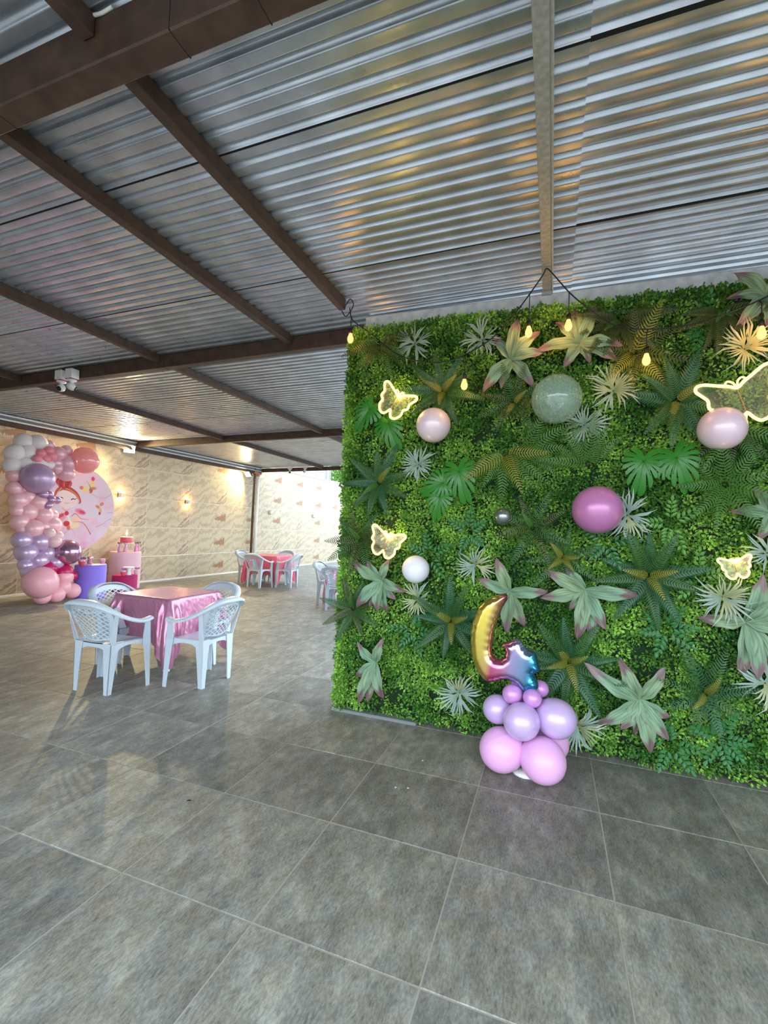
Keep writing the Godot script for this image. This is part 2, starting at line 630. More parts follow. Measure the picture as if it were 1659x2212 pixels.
func roof() -> void:
	var ce := struct("ceiling")
	var zs := [0.424, -0.733, -1.89, -3.047, -4.203, -5.36, -6.52, -7.70, -8.88, -10.06, -11.24, -12.42]
	for i in zs.size() - 1:
		var d: float = zs[i] - zs[i + 1] - 0.014
		var bands := [[wall_x(zs[i + 1]) + 0.06, 0.093], [0.0905, 5.3]] if zs[i] > -4.0 else [[wall_x(zs[i + 1]) + 0.06, -1.42]]
		for b in bands:
			part(ce, "roof_sheet", sheet_mesh(b[0], b[1], d), M.zinc, Transform3D(Basis.IDENTITY, Vector3(0, 0.004 if b[0] > 0 else 0.0, zs[i])))
			# closing strip above each lap
			var mid: float = (b[0] + b[1]) / 2.0
			part(ce, "lap_strip", box_mesh(Vector3.ZERO, Vector3(b[1] - b[0], 0.036, 0.020)), M.seam, Transform3D(Basis(Vector3.BACK, atan(SLOPE)), Vector3(mid, roof_y(mid) + 0.020, zs[i + 1] + 0.006)))

	var fr := struct("trim_1")
	beam_x(fr, "main_beam", -9.3, 5.2, -1.245, 3.235, 3.418, 0.105, M.brown)
	beam_x(fr, "main_beam", -9.2, -1.66, -3.99, 3.275, 3.418, 0.085, M.brown)
	beam_x(fr, "main_beam", -9.0, -1.45, -7.92, 3.290, 3.418, 0.085, M.brown)
	beam_x(fr, "main_beam", -8.82, -1.45, -12.39, 3.290, 3.400, 0.085, M.brown)
	beam_x(fr, "main_beam", -9.3, 5.2, 0.36, 3.02, 3.418, 0.105, M.brown)
	for p in [[-1.69, 0.06], [-2.495, 0.062], [-4.18, 0.06], [-6.48, 0.06]]:
		var seg := [[0.31, -1.19], [-1.30, -3.45 if p[0] > -2.0 else -3.95]]
		if p[0] < -4.0: seg += [[-4.03, -7.88], [-7.96, -12.35]]
		for s in seg: beam_z(fr, "rafter", p[0], s[0], s[1], 0.085, p[1], M.brown)
	# pale galvanised channel over the planted wall
	for s in [[0.31, -1.19], [-1.30, -3.72]]:
		beam_z(fr, "pale_rafter", -0.083, s[0], s[1], 0.085, 0.062, M.galv)
		beam_z(fr, "channel_lip", -0.045, s[0], s[1], 0.012, 0.014, M.galv, -0.073)
	part(fr, "rafter_cleat", box_mesh(Vector3(-0.083, 3.325, -3.66), Vector3(0.072, 0.03, 0.035), 0.004), M.galv)
	for x in [-2.25, -1.30, -0.95]:
		# weld lines round the near main beam
		part(fr, "weld_band", box_mesh(Vector3(0, 3.3265, -1.245), Vector3(0.003, 0.1845, 0.107)), M.seam, Transform3D(Basis(Vector3.BACK, 0.0), Vector3(x, SLOPE * x, 0)))
	var bead := new_st()
	tube(bead, smooth_path([Vector3(-1.735, 3.372, -1.186), Vector3(-1.69, 3.380, -1.182), Vector3(-1.63, 3.376, -1.186), Vector3(-1.575, 3.384, -1.188)], 4), 0.007, 6)
	part(fr, "sealant_bead", done(bead), M.pipe)
	for x in [-4.1, -5.1, -6.9, -7.15]:
		part(fr, "weld_band", box_mesh(Vector3(0, 3.3465, -3.99), Vector3(0.004, 0.1445, 0.087)), M.seam, Transform3D(Basis.IDENTITY, Vector3(x, SLOPE * x, 0)))
	# edge along the side wall: angle, bright gutter in two bands, lower beam
	var ed := struct("trim_2", Vector3(-9.45, 0, 0), atan2(1.0, 0.05))
	part(ed, "edge_angle", box_mesh(Vector3(5.4, 3.255, 0.16), Vector3(14.0, 0.06, 0.08), 0.004), M.brown)
	part(ed, "gutter_band", box_mesh(Vector3(5.4, 3.205, 0.185), Vector3(14.0, 0.035, 0.09), 0.006), M.gutter)
	part(ed, "gutter_channel", box_mesh(Vector3(5.4, 3.165, 0.165), Vector3(14.0, 0.045, 0.07), 0.004), M.kerb)
	part(ed, "gutter_band", box_mesh(Vector3(5.4, 3.127, 0.18), Vector3(14.0, 0.032, 0.09), 0.006), M.gutter)
	part(ed, "edge_beam", box_mesh(Vector3(5.4, 3.068, 0.17), Vector3(14.0, 0.08, 0.085), 0.005), M.brown)
	# corner post with the white downpipe beside it
	var po := struct("trim_3", Vector3(-8.66, 0, -12.06))
	part(po, "post", box_mesh(Vector3(0, 1.60, 0), Vector3(0.055, 3.2, 0.055), 0.004), M.brown)
	var st := new_st()
	tube(st, [Vector3(0.06, 0.0, -0.09), Vector3(0.06, 2.95, -0.09)], 0.052, 14)
	part(po, "downpipe", done(st), M.pipe)
	st = new_st()
	tube(st, smooth_path([Vector3(0.06, 2.93, -0.09), Vector3(0.06, 3.02, -0.09), Vector3(0.0, 3.07, -0.02), Vector3(-0.14, 3.08, 0.12)], 5), 0.062, 12)
	part(po, "pipe_elbow", done(st), M.copper)
	part(po, "pipe_collar", lathe_mesh([Vector2(0, 2.88), Vector2(0.064, 2.88), Vector2(0.064, 2.95), Vector2(0, 2.95)], 14), M.pipe, Transform3D(Basis.IDENTITY, Vector3(0.06, 0, -0.09)))


# ------------------------------------------------------------------ planted wall
const FACE := -3.50           # front of the boxwood mat

func leaf_blade(st: SurfaceTool, xf: Transform3D, l: float, w: float, fold := 0.25, droop := 0.2) -> void:
	# pointed leaf in two folded halves, along local x
	var p := func(t: float, s: float) -> Vector3:
		var half := w * 0.5 * sin(PI * pow(t, 0.75)) * s
		return xf * Vector3(l * t, half, absf(half) * fold - droop * l * t * t)
	st.set_smooth_group(-1)
	var ts := [0.0, 0.35, 0.7, 1.0]
	for i in 3:
		for s in [-1.0, 1.0]:
			var a: Vector3 = p.call(ts[i], 0.0)
			var b: Vector3 = p.call(ts[i + 1], 0.0)
			var c: Vector3 = p.call(ts[i + 1], s)
			var d: Vector3 = p.call(ts[i], s)
			if i < 2: tri(st, a, b, c)
			if i > 0: tri(st, a, c, d)
			if i == 2: tri(st, a, b, d)

func boxwood_sprig(leaves: int, spread: float) -> ArrayMesh:
	var st := new_st()
	st.set_smooth_group(-1)
	for k in leaves:
		var a := TAU * k / leaves + rng.randf_range(-0.5, 0.5)
		var lift := rng.randf_range(0.15, 1.1)
		var d := Vector3(cos(a) * cos(lift), sin(a) * cos(lift), sin(lift))
		var r := rng.randf_range(0.25, 1.0) * spread
		var o := d * r
		var l := rng.randf_range(0.019, 0.029)
		var n := Vector3(rng.randf_range(-0.6, 0.6), rng.randf_range(-0.1, 0.9), 1.0).normalized()
		var b := basis_from(d, n)
		# each leaf: four triangles about a folded midrib
		var t0 := o
		var t1 := o + b.x * l
		var m := o + b.x * l * 0.52 - b.z * l * 0.12
		var e := b.y * l * 0.36
		tri(st, t0, m, m + e + b.z * l * 0.16)
		tri(st, m, t1, m + e + b.z * l * 0.16)
		tri(st, t0, m - e + b.z * l * 0.16, m)
		tri(st, m, m - e + b.z * l * 0.16, t1)
	return done(st)

func scatter(called: String, mesh: Mesh, m: Material, where: Array, tint: Array, parent: Node) -> void:
	var mm := MultiMesh.new()
	mm.transform_format = MultiMesh.TRANSFORM_3D
	mm.use_colors = true
	mm.mesh = mesh
	mm.instance_count = where.size()
	for i in where.size():
		mm.set_instance_transform(i, where[i])
		mm.set_instance_color(i, tint[i])
	var o := MultiMeshInstance3D.new()
	o.multimesh = mm
	o.material_override = m
	o.name = called
	parent.add_child(o, true)
	o.set_meta("kind", "stuff")

func fern_frond(l: float, w: float, pairs: int, arch: float, slim: float) -> ArrayMesh:
	# a pinnate frond along local x, arching out (local z) and over; slim is the leaflet's width over its spacing
	var st := new_st()
	var spine := func(t: float) -> Vector3: return Vector3(l * t * (1.0 - 0.10 * t), 0, arch * l * (t - 1.25 * t * t))
	var step := l / pairs
	for i in pairs:
		var t := 0.08 + 0.92 * float(i) / pairs
		var c: Vector3 = spine.call(t)
		var dir: Vector3 = (spine.call(t + 0.02) - spine.call(t - 0.02)).normalized()
		var len_ := w * 0.5 * minf(1.0, 0.55 + 2.2 * t) * pow(1.0 - t, 0.75) * 1.12 + 0.004
		for s in [-1.0, 1.0]:
			var d := (dir * 0.62 + Vector3(0, s, 0)).normalized()
			var up := dir.cross(Vector3(0, 1, 0)).normalized() * -1.0
			if up.z < 0: up = -up
			var tip := c + d * len_ - up * len_ * 0.22 + dir * len_ * 0.12
			var mid := c + d * len_ * 0.5 + up * len_ * 0.06
			var h := dir * step * slim * 0.5
			st.set_smooth_group(-1)
			var wide := 1.15 - 0.35 * t
			tri(st, c - h * 0.7, mid - h * wide, c + h * 0.7)
			tri(st, c + h * 0.7, mid - h * wide, mid + h * wide)
			tri(st, mid - h * wide, tip, mid + h * wide)
	var pts := []
	for i in 7: pts.append(spine.call(i / 6.0))
	var r := []
	for i in 7: r.append(lerpf(0.0028, 0.0007, i / 6.0))
	tube(st, pts, r, 4)
	return done(st)

func stag_leaf(l: float, fan: float, fingers: int, base: Color, tip: Color) -> ArrayMesh:
	# antler-shaped leaf: a narrow stalk that widens into a blade slit into fingers
	var st := new_st()
	st.set_smooth_group(-1)
	var put := func(p: Vector3):
		st.set_color(base.lerp(tip, clampf(p.length() / l * 1.15 - 0.1, 0, 1)))
		st.add_vertex(p)
	var surf := func(r: float, a: float) -> Vector3:
		var t := r / l
		return Vector3(r * cos(a), r * sin(a), 0.10 * l * sin(t * 2.6) - 0.18 * l * t * t * t + 0.10 * r * cos(a * 9.0) * 0.2 - 0.22 * r * a * a)
	# blade
	var n := fingers * 2
	for k in n:
		var f0 := (float(k) / n * 2.0 - 1.0)
		var f1 := (float(k + 1) / n * 2.0 - 1.0)
		var a: Vector3 = Vector3(0, f0 * 0.006, 0)
		var b: Vector3 = Vector3(0, f1 * 0.006, 0)
		var c: Vector3 = surf.call(l * 0.24, f1 * fan * 0.44)
		var d: Vector3 = surf.call(l * 0.24, f0 * fan * 0.44)
		var e: Vector3 = surf.call(l * (0.42 if (k + 1) % 2 == 0 else 0.46), f1 * fan * 0.74)
		var g: Vector3 = surf.call(l * (0.42 if k % 2 == 0 else 0.46), f0 * fan * 0.74)
		for p in [a, c, b, a, d, c, d, e, c, d, g, e]: put.call(p)
	for k in fingers:
		var m := (k + 0.5) / fingers * 2.0 - 1.0
		var ll := l * rng.randf_range(0.78, 1.06)
		var hw := fan * 0.74 / fingers
		var bend := rng.randf_range(-0.10, 0.10)
		var p0: Vector3 = surf.call(l * 0.42, m * fan * 0.74 - hw * 0.98)
		var p1: Vector3 = surf.call(l * 0.42, m * fan * 0.74 + hw * 0.98)
		var q0: Vector3 = surf.call(lerpf(l * 0.42, ll, 0.55), m * fan * 0.95 - hw * 0.60 + bend * 0.5)
		var q1: Vector3 = surf.call(lerpf(l * 0.42, ll, 0.55), m * fan * 0.95 + hw * 0.60 + bend * 0.5)
		var t: Vector3 = surf.call(ll, m * fan * 1.35 + bend * 1.5)
		for p in [p0, q0, p1, p1, q0, q1, q0, t, q1]: put.call(p)
	return done(st)

func cord_leaf(l: float, w: float, body: Color, tip: Color, twist: float) -> ArrayMesh:
	# lance-shaped leaf with a folded midrib, fluted and wavy edges and a reddish dry tip
	var st := new_st()
	st.set_smooth_group(1)
	var nu := 20
	var nv := 14
	var pts := []
	var ph := rng.randf() * TAU
	for i in nu + 1:
		var t := float(i) / nu
		var half := w * 0.5 * pow(sin(PI * pow(lerpf(0.03, 1.0, t), 0.95)), 0.80)
		var row := []
		for j in nv + 1:
			var s := float(j) / nv * 2.0 - 1.0
			var y := s * half * (1.0 + 0.06 * sin(t * 17.0 + ph + s))
			var z := absf(s) * half * 0.34 + 0.045 * l * absf(s) * sin(t * 13.0 + ph + (2.0 if s > 0 else 0.0)) * t + 0.005 * cos(s * 17.0) * sin(PI * t) + l * (0.22 * sin(t * 2.2) - 0.34 * t * t)
			row.append(Vector3(l * t, y, z + twist * y * t))
		pts.append(row)
	for i in nu:
		for j in nv:
			for q in [[0, 0], [1, 0], [1, 1], [0, 0], [1, 1], [0, 1]]:
				var t := float(i + q[0]) / nu
				var s := float(j + q[1]) / nv * 2.0 - 1.0
				var edge := 0.72 + 0.05 * sin(s * 5.0 + ph)
				var c := body.lerp(tip, smoothstep(edge - 0.03, edge + 0.03, t))
				c = c.lerp(Color(0.05, 0.09, 0.05), 0.6 * (1.0 - smoothstep(0.0, 0.14, absf(s))) * (1.0 - t * 0.8))
				var vein := pow(absf(sin(s * 8.5 + 0.5 * sin(t * 7.0 + ph))), 5.0)
				c *= 1.0 - 0.50 * vein * (1.0 - 0.4 * t) + 0.14 * sin(t * 9.0 + s * 4.0 + ph)
				c = c.lerp(tip, 0.35 * smoothstep(0.82, 1.0, absf(s)) * smoothstep(0.2, 0.6, t))
				st.set_color(c)
				st.add_vertex(pts[i + q[0]][j + q[1]])
	return done(st)

func monstera_leaf(l: float) -> ArrayMesh:
	# broad heart-shaped leaf, slit from the edge towards the midrib; x = 0 is where the stalk joins
	var st := new_st()
	st.set_smooth_group(1)
	var eye := Vector2(l * 0.20, 0)
	var surf := func(p: Vector2) -> Vector3:
		return Vector3(p.x, p.y, 0.30 * absf(p.y) - 0.75 * p.y * p.y / l - 0.50 * p.x * p.x / l + 0.22 * p.x)
	var edge := func(a: float) -> float:
		# distance from the eye to the heart's edge
		var t := absf(a) / PI
		return l * (lerpf(0.84, 0.50, smoothstep(0.0, 0.30, t)) if t < 0.30 else lerpf(0.50, 0.46, (t - 0.30) / 0.5) if t < 0.8 else lerpf(0.46, 0.14, smoothstep(0.8, 1.0, t)))
	var cuts := [0.0, 0.34, 0.70, 1.06, 1.44, 1.84, 2.28, PI]
	for s in [-1.0, 1.0]:
		for k in cuts.size() - 1:
			var a0: float = cuts[k]
			var a1: float = cuts[k + 1]
			var rows := []
			for i in 8:
				var f := i / 7.0
				var open := 0.12 * smoothstep(0.36, 0.66, f) * (1.0 - 0.25 * f)
				var lo := a0 + (open * 0.5 if k > 0 else 0.0)
				var hi := a1 - (open * 0.5 if k < cuts.size() - 2 else 0.0)
				# lobes sweep forward and their ends are rounded
				var round_ := 1.0 if f < 0.99 else 0.72
				var mid := (lo + hi) / 2.0
				var row := []
				for j in 5:
					var a := lerpf(mid + (lo - mid) * round_, mid + (hi - mid) * round_, j / 4.0)
					var r: float = edge.call(a) * f
					r *= 1.0 - 0.05 * pow(absf(j / 2.0 - 1.0), 2.0) * f
					row.append(surf.call(eye + Vector2(cos(a - 0.16 * f * sin(a)), sin(a - 0.16 * f * sin(a)) * s) * r))
				rows.append(row)
			for i in 7:
				for j in 4: quad_out(st, rows[i][j], rows[i][j + 1], rows[i + 1][j + 1], rows[i + 1][j], Vector3(0, 0, -100))
	for a in [0.0, 0.52, 1.24, 2.05, -0.52, -1.24, -2.05]:
		var vein := []
		for i in 6: vein.append(surf.call(eye + Vector2(cos(a), sin(a)) * l * (0.80 if a == 0.0 else 0.40) * i / 5.0) + Vector3(0, 0, 0.001))
		tube(st, vein, 0.0020, 4)
	return done(st)

var fronds := {}
var stags := []

func fern(x: float, y: float, label: String, main: Array, young: Array, count: int, size: float, shape := "fern", from := 0.0, to := 360.0, out := 0.02) -> void:
	var t := thing("artificial_fern", label, "fern", Vector3(x, y, FACE - 0.02), 0.0, "ferns on the planted wall")
	for k in count:
		var deg := lerpf(from, to, (k + 0.5) / count) + rng.randf_range(-10, 10)
		var m: Mesh = fronds[shape][rng.randi() % fronds[shape].size()]
		part(t, "frond", m, M[main[k % main.size()]], leaf_xf(deg, rng.randf_range(8, 30), size * rng.randf_range(0.85, 1.15), Vector3(0, 0, out)))
	var lighter := young.size()
	for k in lighter:
		var deg := lerpf(from, to, (k + 0.3) / lighter) + rng.randf_range(-25, 25)
		var m: Mesh = fronds["young"][rng.randi() % fronds["young"].size()]
		part(t, "frond", m, M[young[k]], leaf_xf(deg, rng.randf_range(22, 45), size * rng.randf_range(0.8, 1.0), Vector3(0, 0, out + 0.02)), "olive yellow young frond" if young[k] == "fern_olive" else "")
	part(t, "crown", lathe_mesh([Vector2(0, 0.012), Vector2(0.014, 0.0), Vector2(0.012, -0.03), Vector2(0, -0.03)], 8), M.stem, Transform3D(Basis(Vector3.RIGHT, PI / 2), Vector3(0, 0, out)))

func staghorn(x: float, y: float, label: String, size := 1.0, leaves := 6, warm := 0.3) -> void:
	var t := thing("staghorn_fern", label, "plant", Vector3(x, y, FACE + 0.01), 0.0, "antler-shaped plants on the planted wall")
	var start := rng.randf() * 360.0
	for k in leaves:
		var deg := start + 360.0 * k / leaves + rng.randf_range(-16, 16)
		var pool: Array = stags[1] if rng.randf() < warm else stags[0]
		part(t, "leaf", pool[rng.randi() % pool.size()], M.stag, leaf_xf(deg, rng.randf_range(12, 50), size * rng.randf_range(0.9, 1.15)))
	part(t, "crown", lathe_mesh([Vector2(0, 0.010), Vector2(0.010, 0.0), Vector2(0.008, -0.03), Vector2(0, -0.03)], 8), M.stem, Transform3D(Basis(Vector3.RIGHT, PI / 2), Vector3.ZERO))

func rosette(x: float, y: float, label: String, leaves: Array) -> void:
	var t := thing("variegated_plant", label, "plant", Vector3(x, y, FACE + 0.015), 0.0, "pink-tipped plants on the planted wall")
	for r in leaves:
		var green := rng.randf()
		var body := Color(0.20 + 0.06 * green, 0.37, 0.23 - 0.04 * green)
		var tip := Color(0.17, 0.105, 0.10).lerp(Color(0.31, 0.215, 0.21), rng.randf())
		var l: float = r[1]
		var m := cord_leaf(l * 1.06, minf(0.096, 0.040 + l * 0.19), body, tip, rng.randf_range(-0.4, 0.4))
		part(t, "leaf", m, M.cord, leaf_xf(r[0], rng.randf_range(6, 20), 1.0, Vector3(0, 0, rng.randf_range(0, 0.015))))
	part(t, "stem", lathe_mesh([Vector2(0, 0.008), Vector2(0.010, 0.0), Vector2(0.009, -0.03), Vector2(0, -0.03)], 8), M.stem, Transform3D(Basis(Vector3.RIGHT, PI / 2), Vector3.ZERO))

func monstera(x: float, y: float, label: String, leaves: Array) -> void:
	var t := thing("monstera_plant", label, "plant", Vector3(x, y, FACE), 0.0, "split-leaf plants on the planted wall")
	for r in leaves:
		part(t, "leaf", monstera_leaf(r[3]), M.monstera, leaf_xf(r[2], 10.0, 1.0, Vector3(r[0], r[1], 0.05)))
		var st := new_st()
		tube(st, smooth_path([Vector3(0, 0, -0.02), Vector3(r[0] * 0.5, r[1] * 0.5 - 0.02, 0.02), Vector3(r[0], r[1], 0.05)], 4), 0.003, 5)
		part(t, "stem", done(st), M.stem)

func sprig(x: float, y: float, label: String, light := false, n := 4) -> void:
	var t := thing("leafy_sprig", label, "plant", Vector3(x, y, FACE - 0.01), 0.0, "broad-leaved sprigs on the planted wall")
	for k in n:
		var a := TAU * (k + rng.randf() * 0.6) / n
		var d := Vector3(cos(a), sin(a), 0.45).normalized()
		var st := new_st()
		var l := rng.randf_range(0.12, 0.19)
		tube(st, [Vector3.ZERO, d * l * 0.5 + Vector3(0, 0, 0.01), d * l], 0.0018, 4)
		for i in 4:
			for s in [-1.0, 1.0]:
				var f := 0.3 + 0.2 * i
				var ld = (d * 0.8 + d.cross(Vector3.BACK) * s).normalized()
				leaf_blade(st, Transform3D(basis_from(ld, Vector3(0, 0.3, 1)), d * l * f), 0.062 - 0.006 * i, 0.021, 0.3, 0.15)
		leaf_blade(st, Transform3D(basis_from(d, Vector3(0, 0.3, 1)), d * l), 0.06, 0.02, 0.3, 0.2)
		part(t, "twig", done(st), M.sprig_light if light else M.sprig)

func planted_wall() -> void:
	# the boxwood mat: countless little leaves on panels
	var mat_ := thing("boxwood_mat", "dense mat of small bright green boxwood leaves covering the wall", "foliage", Vector3.ZERO)
	mat_.set_meta("kind", "stuff")
	part(mat_, "backing_panel", box_mesh(Vector3(1.70, 1.545, FACE - 0.105), Vector3(6.56, 3.05, 0.09), 0.01), M.backing)
	var lump := noise(81, 1.4, 3)
	var hue := noise(82, 0.9, 2)
	for kind in 3:
		var mesh := boxwood_sprig([11, 14, 9][kind], [0.032, 0.040, 0.026][kind])
		var where := []
		var tint := []
		var count: int = [6800, 6400, 5600][kind]
		for k in count:
			var x := rng.randf_range(-1.60, 2.75)
			var y := rng.randf_range(0.03, 3.125)
			var z := FACE - 0.045 + 0.05 * lump.get_noise_2d(x, y) + rng.randf_range(-0.03, 0.018)
			if k < 700:
				# the rounded left border
				x = -1.60 + rng.randf_range(-0.03, 0.02)
				z = FACE - rng.randf_range(0.0, 0.16)
			elif k < 1000:
				y = 3.115 + rng.randf_range(-0.02, 0.035)
			var b := Basis(Vector3.BACK, rng.randf() * TAU) * Basis(Vector3.RIGHT, rng.randf_range(-0.5, 0.3))
			where.append(Transform3D(b.scaled(Vector3.ONE * rng.randf_range(0.75, 1.2)), Vector3(x, y, z)))
			var h := pow(clampf(0.5 + 0.8 * hue.get_noise_2d(x * 2.0, y * 2.0) + rng.randf_range(-0.5, 0.5), 0, 1), 1.5)
			tint.append(Color(0.04, 0.16, 0.02).lerp(Color(0.33, 0.62, 0.085), h))
		scatter("boxwood_leaves", mesh, M.boxwood, where, tint, mat_)

	for v in 3:
		fronds.get_or_add("fern", []).append(fern_frond(0.37, 0.145, 20, 0.24 + 0.08 * v, 0.76))
		fronds.get_or_add("sword", []).append(fern_frond(0.38, 0.165, 17, 0.30 + 0.07 * v, 0.50))
		fronds.get_or_add("young", []).append(fern_frond(0.22, 0.095, 13, 0.36 + 0.06 * v, 0.66))
	for warm in 2:
		var pool := []
		for v in 4:
			var c := [Color(0.25, 0.35, 0.27), Color(0.36, 0.46, 0.38)] if warm == 0 else [Color(0.36, 0.39, 0.17), Color(0.44, 0.50, 0.33)]
			pool.append(stag_leaf(0.172, [0.55, 0.66, 0.48, 0.60][v], [6, 7, 5, 6][v], c[0], c[1]))
		stags.append(pool)

	var dark := ["fern_dark", "fern_blue", "fern_dark"]
	var cool := ["fern_blue", "fern_dark"]
	var shade := ["fern_shade", "fern_dark"]
	var y2 := ["fern_olive", "fern_olive"]
	var y3 := ["fern_olive", "fern_olive", "fern_olive"]
	fern(-0.822, 2.57, "dark fern with olive centre, right of the upper left neon butterfly", dark, y3, 9, 0.95)
	fern(-1.32, 1.86, "dark fern at the left border of the planted wall, under the left split-leaf plant", dark, ["fern_olive", "fern_green"], 9, 0.95)
	fern(-0.338, 2.08, "olive green fern with long drooping fronds, right of the middle split leaves", ["fern_green", "fern_olive", "fern_green"], [], 8, 1.0, "sword", 190.0, 365.0)
	fern(-0.20, 2.10, "olive sword fern spreading right under the clear balloon", ["fern_green"], [], 5, 0.95, "sword", -60.0, 70.0)
	fern(0.743, 2.407, "dark fern left of the upper right neon butterfly, two olive fronds", dark, y2, 9, 1.0)
	fern(-0.691, 0.823, "dark blue-green fern with olive centre, left of the foil number balloon", cool, y3, 9, 1.0)
	fern(0.126, 0.628, "dark blue-green fern with olive centre, right of the foil number balloon", cool, ["fern_olive", "fern_olive", "fern_olive", "fern_olive"], 10, 1.08)
	fern(0.602, 1.253, "large blue-green fern with olive centre, below the magenta balloon", cool, y3, 10, 1.05)
	fern(0.928, 0.54, "blue-green sword fern near the lower right corner", cool, y2, 8, 0.95, "sword")
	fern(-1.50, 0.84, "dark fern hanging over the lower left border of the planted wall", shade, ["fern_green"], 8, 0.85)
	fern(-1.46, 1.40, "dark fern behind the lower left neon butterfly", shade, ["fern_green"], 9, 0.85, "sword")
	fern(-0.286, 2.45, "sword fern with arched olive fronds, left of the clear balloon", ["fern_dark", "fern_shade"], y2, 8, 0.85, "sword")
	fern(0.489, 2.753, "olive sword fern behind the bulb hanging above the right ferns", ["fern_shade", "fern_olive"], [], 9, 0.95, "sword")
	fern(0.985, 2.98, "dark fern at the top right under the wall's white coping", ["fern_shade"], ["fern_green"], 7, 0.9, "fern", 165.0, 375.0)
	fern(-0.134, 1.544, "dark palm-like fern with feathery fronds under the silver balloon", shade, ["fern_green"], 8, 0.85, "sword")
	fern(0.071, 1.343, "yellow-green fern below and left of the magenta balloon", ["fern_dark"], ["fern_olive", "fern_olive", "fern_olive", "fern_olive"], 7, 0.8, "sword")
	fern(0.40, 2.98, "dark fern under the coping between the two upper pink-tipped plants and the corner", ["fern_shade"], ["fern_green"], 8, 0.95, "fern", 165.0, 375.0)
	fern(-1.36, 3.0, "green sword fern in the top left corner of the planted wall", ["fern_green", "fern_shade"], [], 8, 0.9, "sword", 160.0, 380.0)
	fern(1.02, 1.86, "olive sword fern at the right edge, right of the right split leaves", ["fern_green"], [], 9, 0.95, "sword")
	fern(0.22, 2.0, "green sword fern above the magenta balloon", ["fern_green"], [], 7, 0.9, "sword", 20.0, 200.0)
	fern(1.05, 2.22, "green sword fern under the upper right pink balloon", ["fern_green", "fern_shade"], [], 7, 0.9, "sword", 180.0, 360.0)

	staghorn(-1.06, 2.973, "gray antler-leaved plant nearest the top left corner of the planted wall", 1.0, 5, 0.05)
	staghorn(-0.528, 2.944, "gray antler-leaved plant in the top row, left of a pink-tipped plant", 1.02, 5, 0.1)
	staghorn(-0.993, 2.006, "gray antler-leaved plant below the upper left pink balloon", 0.98, 6, 0.0)
	staghorn(0.37, 2.499, "pale yellowish antler-leaved plant touching the clear balloon's right", 1.12, 6, 0.75)
	staghorn(0.19, 2.268, "gray antler-leaved plant just below the clear balloon", 0.98, 7, 0.1)
	staghorn(-0.526, 1.257, "pale antler-leaved plant right of the white balloon", 1.0, 5, 0.4)
	staghorn(-0.955, 0.972, "pale antler-leaved plant right under the white balloon", 1.05, 5, 0.45)
	staghorn(-0.615, 0.306, "gray antler-leaved plant low on the wall, left of the balloon stand", 1.1, 6, 0.2)
	staghorn(0.468, 1.649, "gray antler-leaved plant behind the magenta balloon's right side", 1.02, 6, 0.1)
	staghorn(0.194, 0.215, "antler-leaved plant low on the wall behind the balloon stand", 1.08, 6, 0.4)
	staghorn(1.112, 2.718, "yellowish antler-leaved plant above the upper right neon butterfly", 1.1, 7, 0.8)
	staghorn(1.012, 1.152, "yellowish antler-leaved plant below the small neon butterfly", 1.1, 7, 0.7)
	staghorn(1.239, 1.439, "gray antler-leaved plant right of the small neon butterfly at the edge", 1.05, 6, 0.1)
	staghorn(1.236, 0.649, "pale antler-leaved plant low at the right edge", 1.12, 6, 0.4)

	rosette(-0.318, 2.777, "pink-tipped green plant left of centre in the top row with a bulb before it", [[80, 0.27], [40, 0.25], [3, 0.23], [-52, 0.26], [-128, 0.30], [-105, 0.22], [125, 0.19]])
	rosette(0.150, 2.844, "pink-tipped plant above the clear balloon, its upper leaves dull red", [[100, 0.23], [68, 0.25], [135, 0.22], [187, 0.28], [-120, 0.20], [-12, 0.26], [-32, 0.27], [-65, 0.16]])
	rosette(-1.262, 1.090, "pink-tipped plant under the lower left neon butterfly", [[150, 0.26], [128, 0.18], [70, 0.17], [-18, 0.22], [-50, 0.18], [-76, 0.25], [-92, 0.24], [-130, 0.28], [-110, 0.22]])
	rosette(-1.278, 0.447, "pink-tipped plant lowest at the left border", [[72, 0.20], [138, 0.20], [-140, 0.20], [-110, 0.33], [-98, 0.30], [-72, 0.26]])
	rosette(-0.277, 1.081, "pink-tipped plant behind the tip of the foil number balloon", [[112, 0.25], [160, 0.23], [5, 0.25], [-65, 0.25], [-92, 0.28]])
	rosette(0.220, 1.131, "pink-tipped plant right of the foil number balloon under the magenta balloon", [[130, 0.19], [155, 0.28], [195, 0.28], [0, 0.31], [-125, 0.16], [-97, 0.32], [-80, 0.30], [-62, 0.27]])
	rosette(0.557, 0.446, "large pink-tipped plant right of the balloon stand near the floor", [[148, 0.38], [115, 0.28], [58, 0.26], [150, 0.19], [-143, 0.30], [-118, 0.22], [-77, 0.32], [-25, 0.19], [-52, 0.26], [-95, 0.21]])
	rosette(1.133, 1.013, "large pink-tipped plant at the right edge below the small neon butterfly", [[78, 0.30], [180, 0.25], [50, 0.25], [-95, 0.31], [-80, 0.34], [-62, 0.29], [-8, 0.22]])
	rosette(1.216, 3.035, "pink-tipped plant in the top right corner", [[135, 0.23], [-130, 0.25], [178, 0.20], [-85, 0.22], [60, 0.22]])
	rosette(1.250, 1.690, "pink-tipped plant at the right edge level with the magenta balloon", [[180, 0.20], [120, 0.16], [-110, 0.18], [-70, 0.22], [80, 0.18]])

	monstera(-1.32, 2.40, "split-leaf plant with two leaves under the upper left neon butterfly", [[-0.05, 0.10, 235, 0.26], [0.06, -0.02, 292, 0.27]])
	monstera(-0.70, 1.86, "split-leaf plant with three leaves left of the silver balloon", [[-0.04, 0.02, 205, 0.24], [0.02, 0.14, 285, 0.29], [-0.10, -0.06, 262, 0.22]])
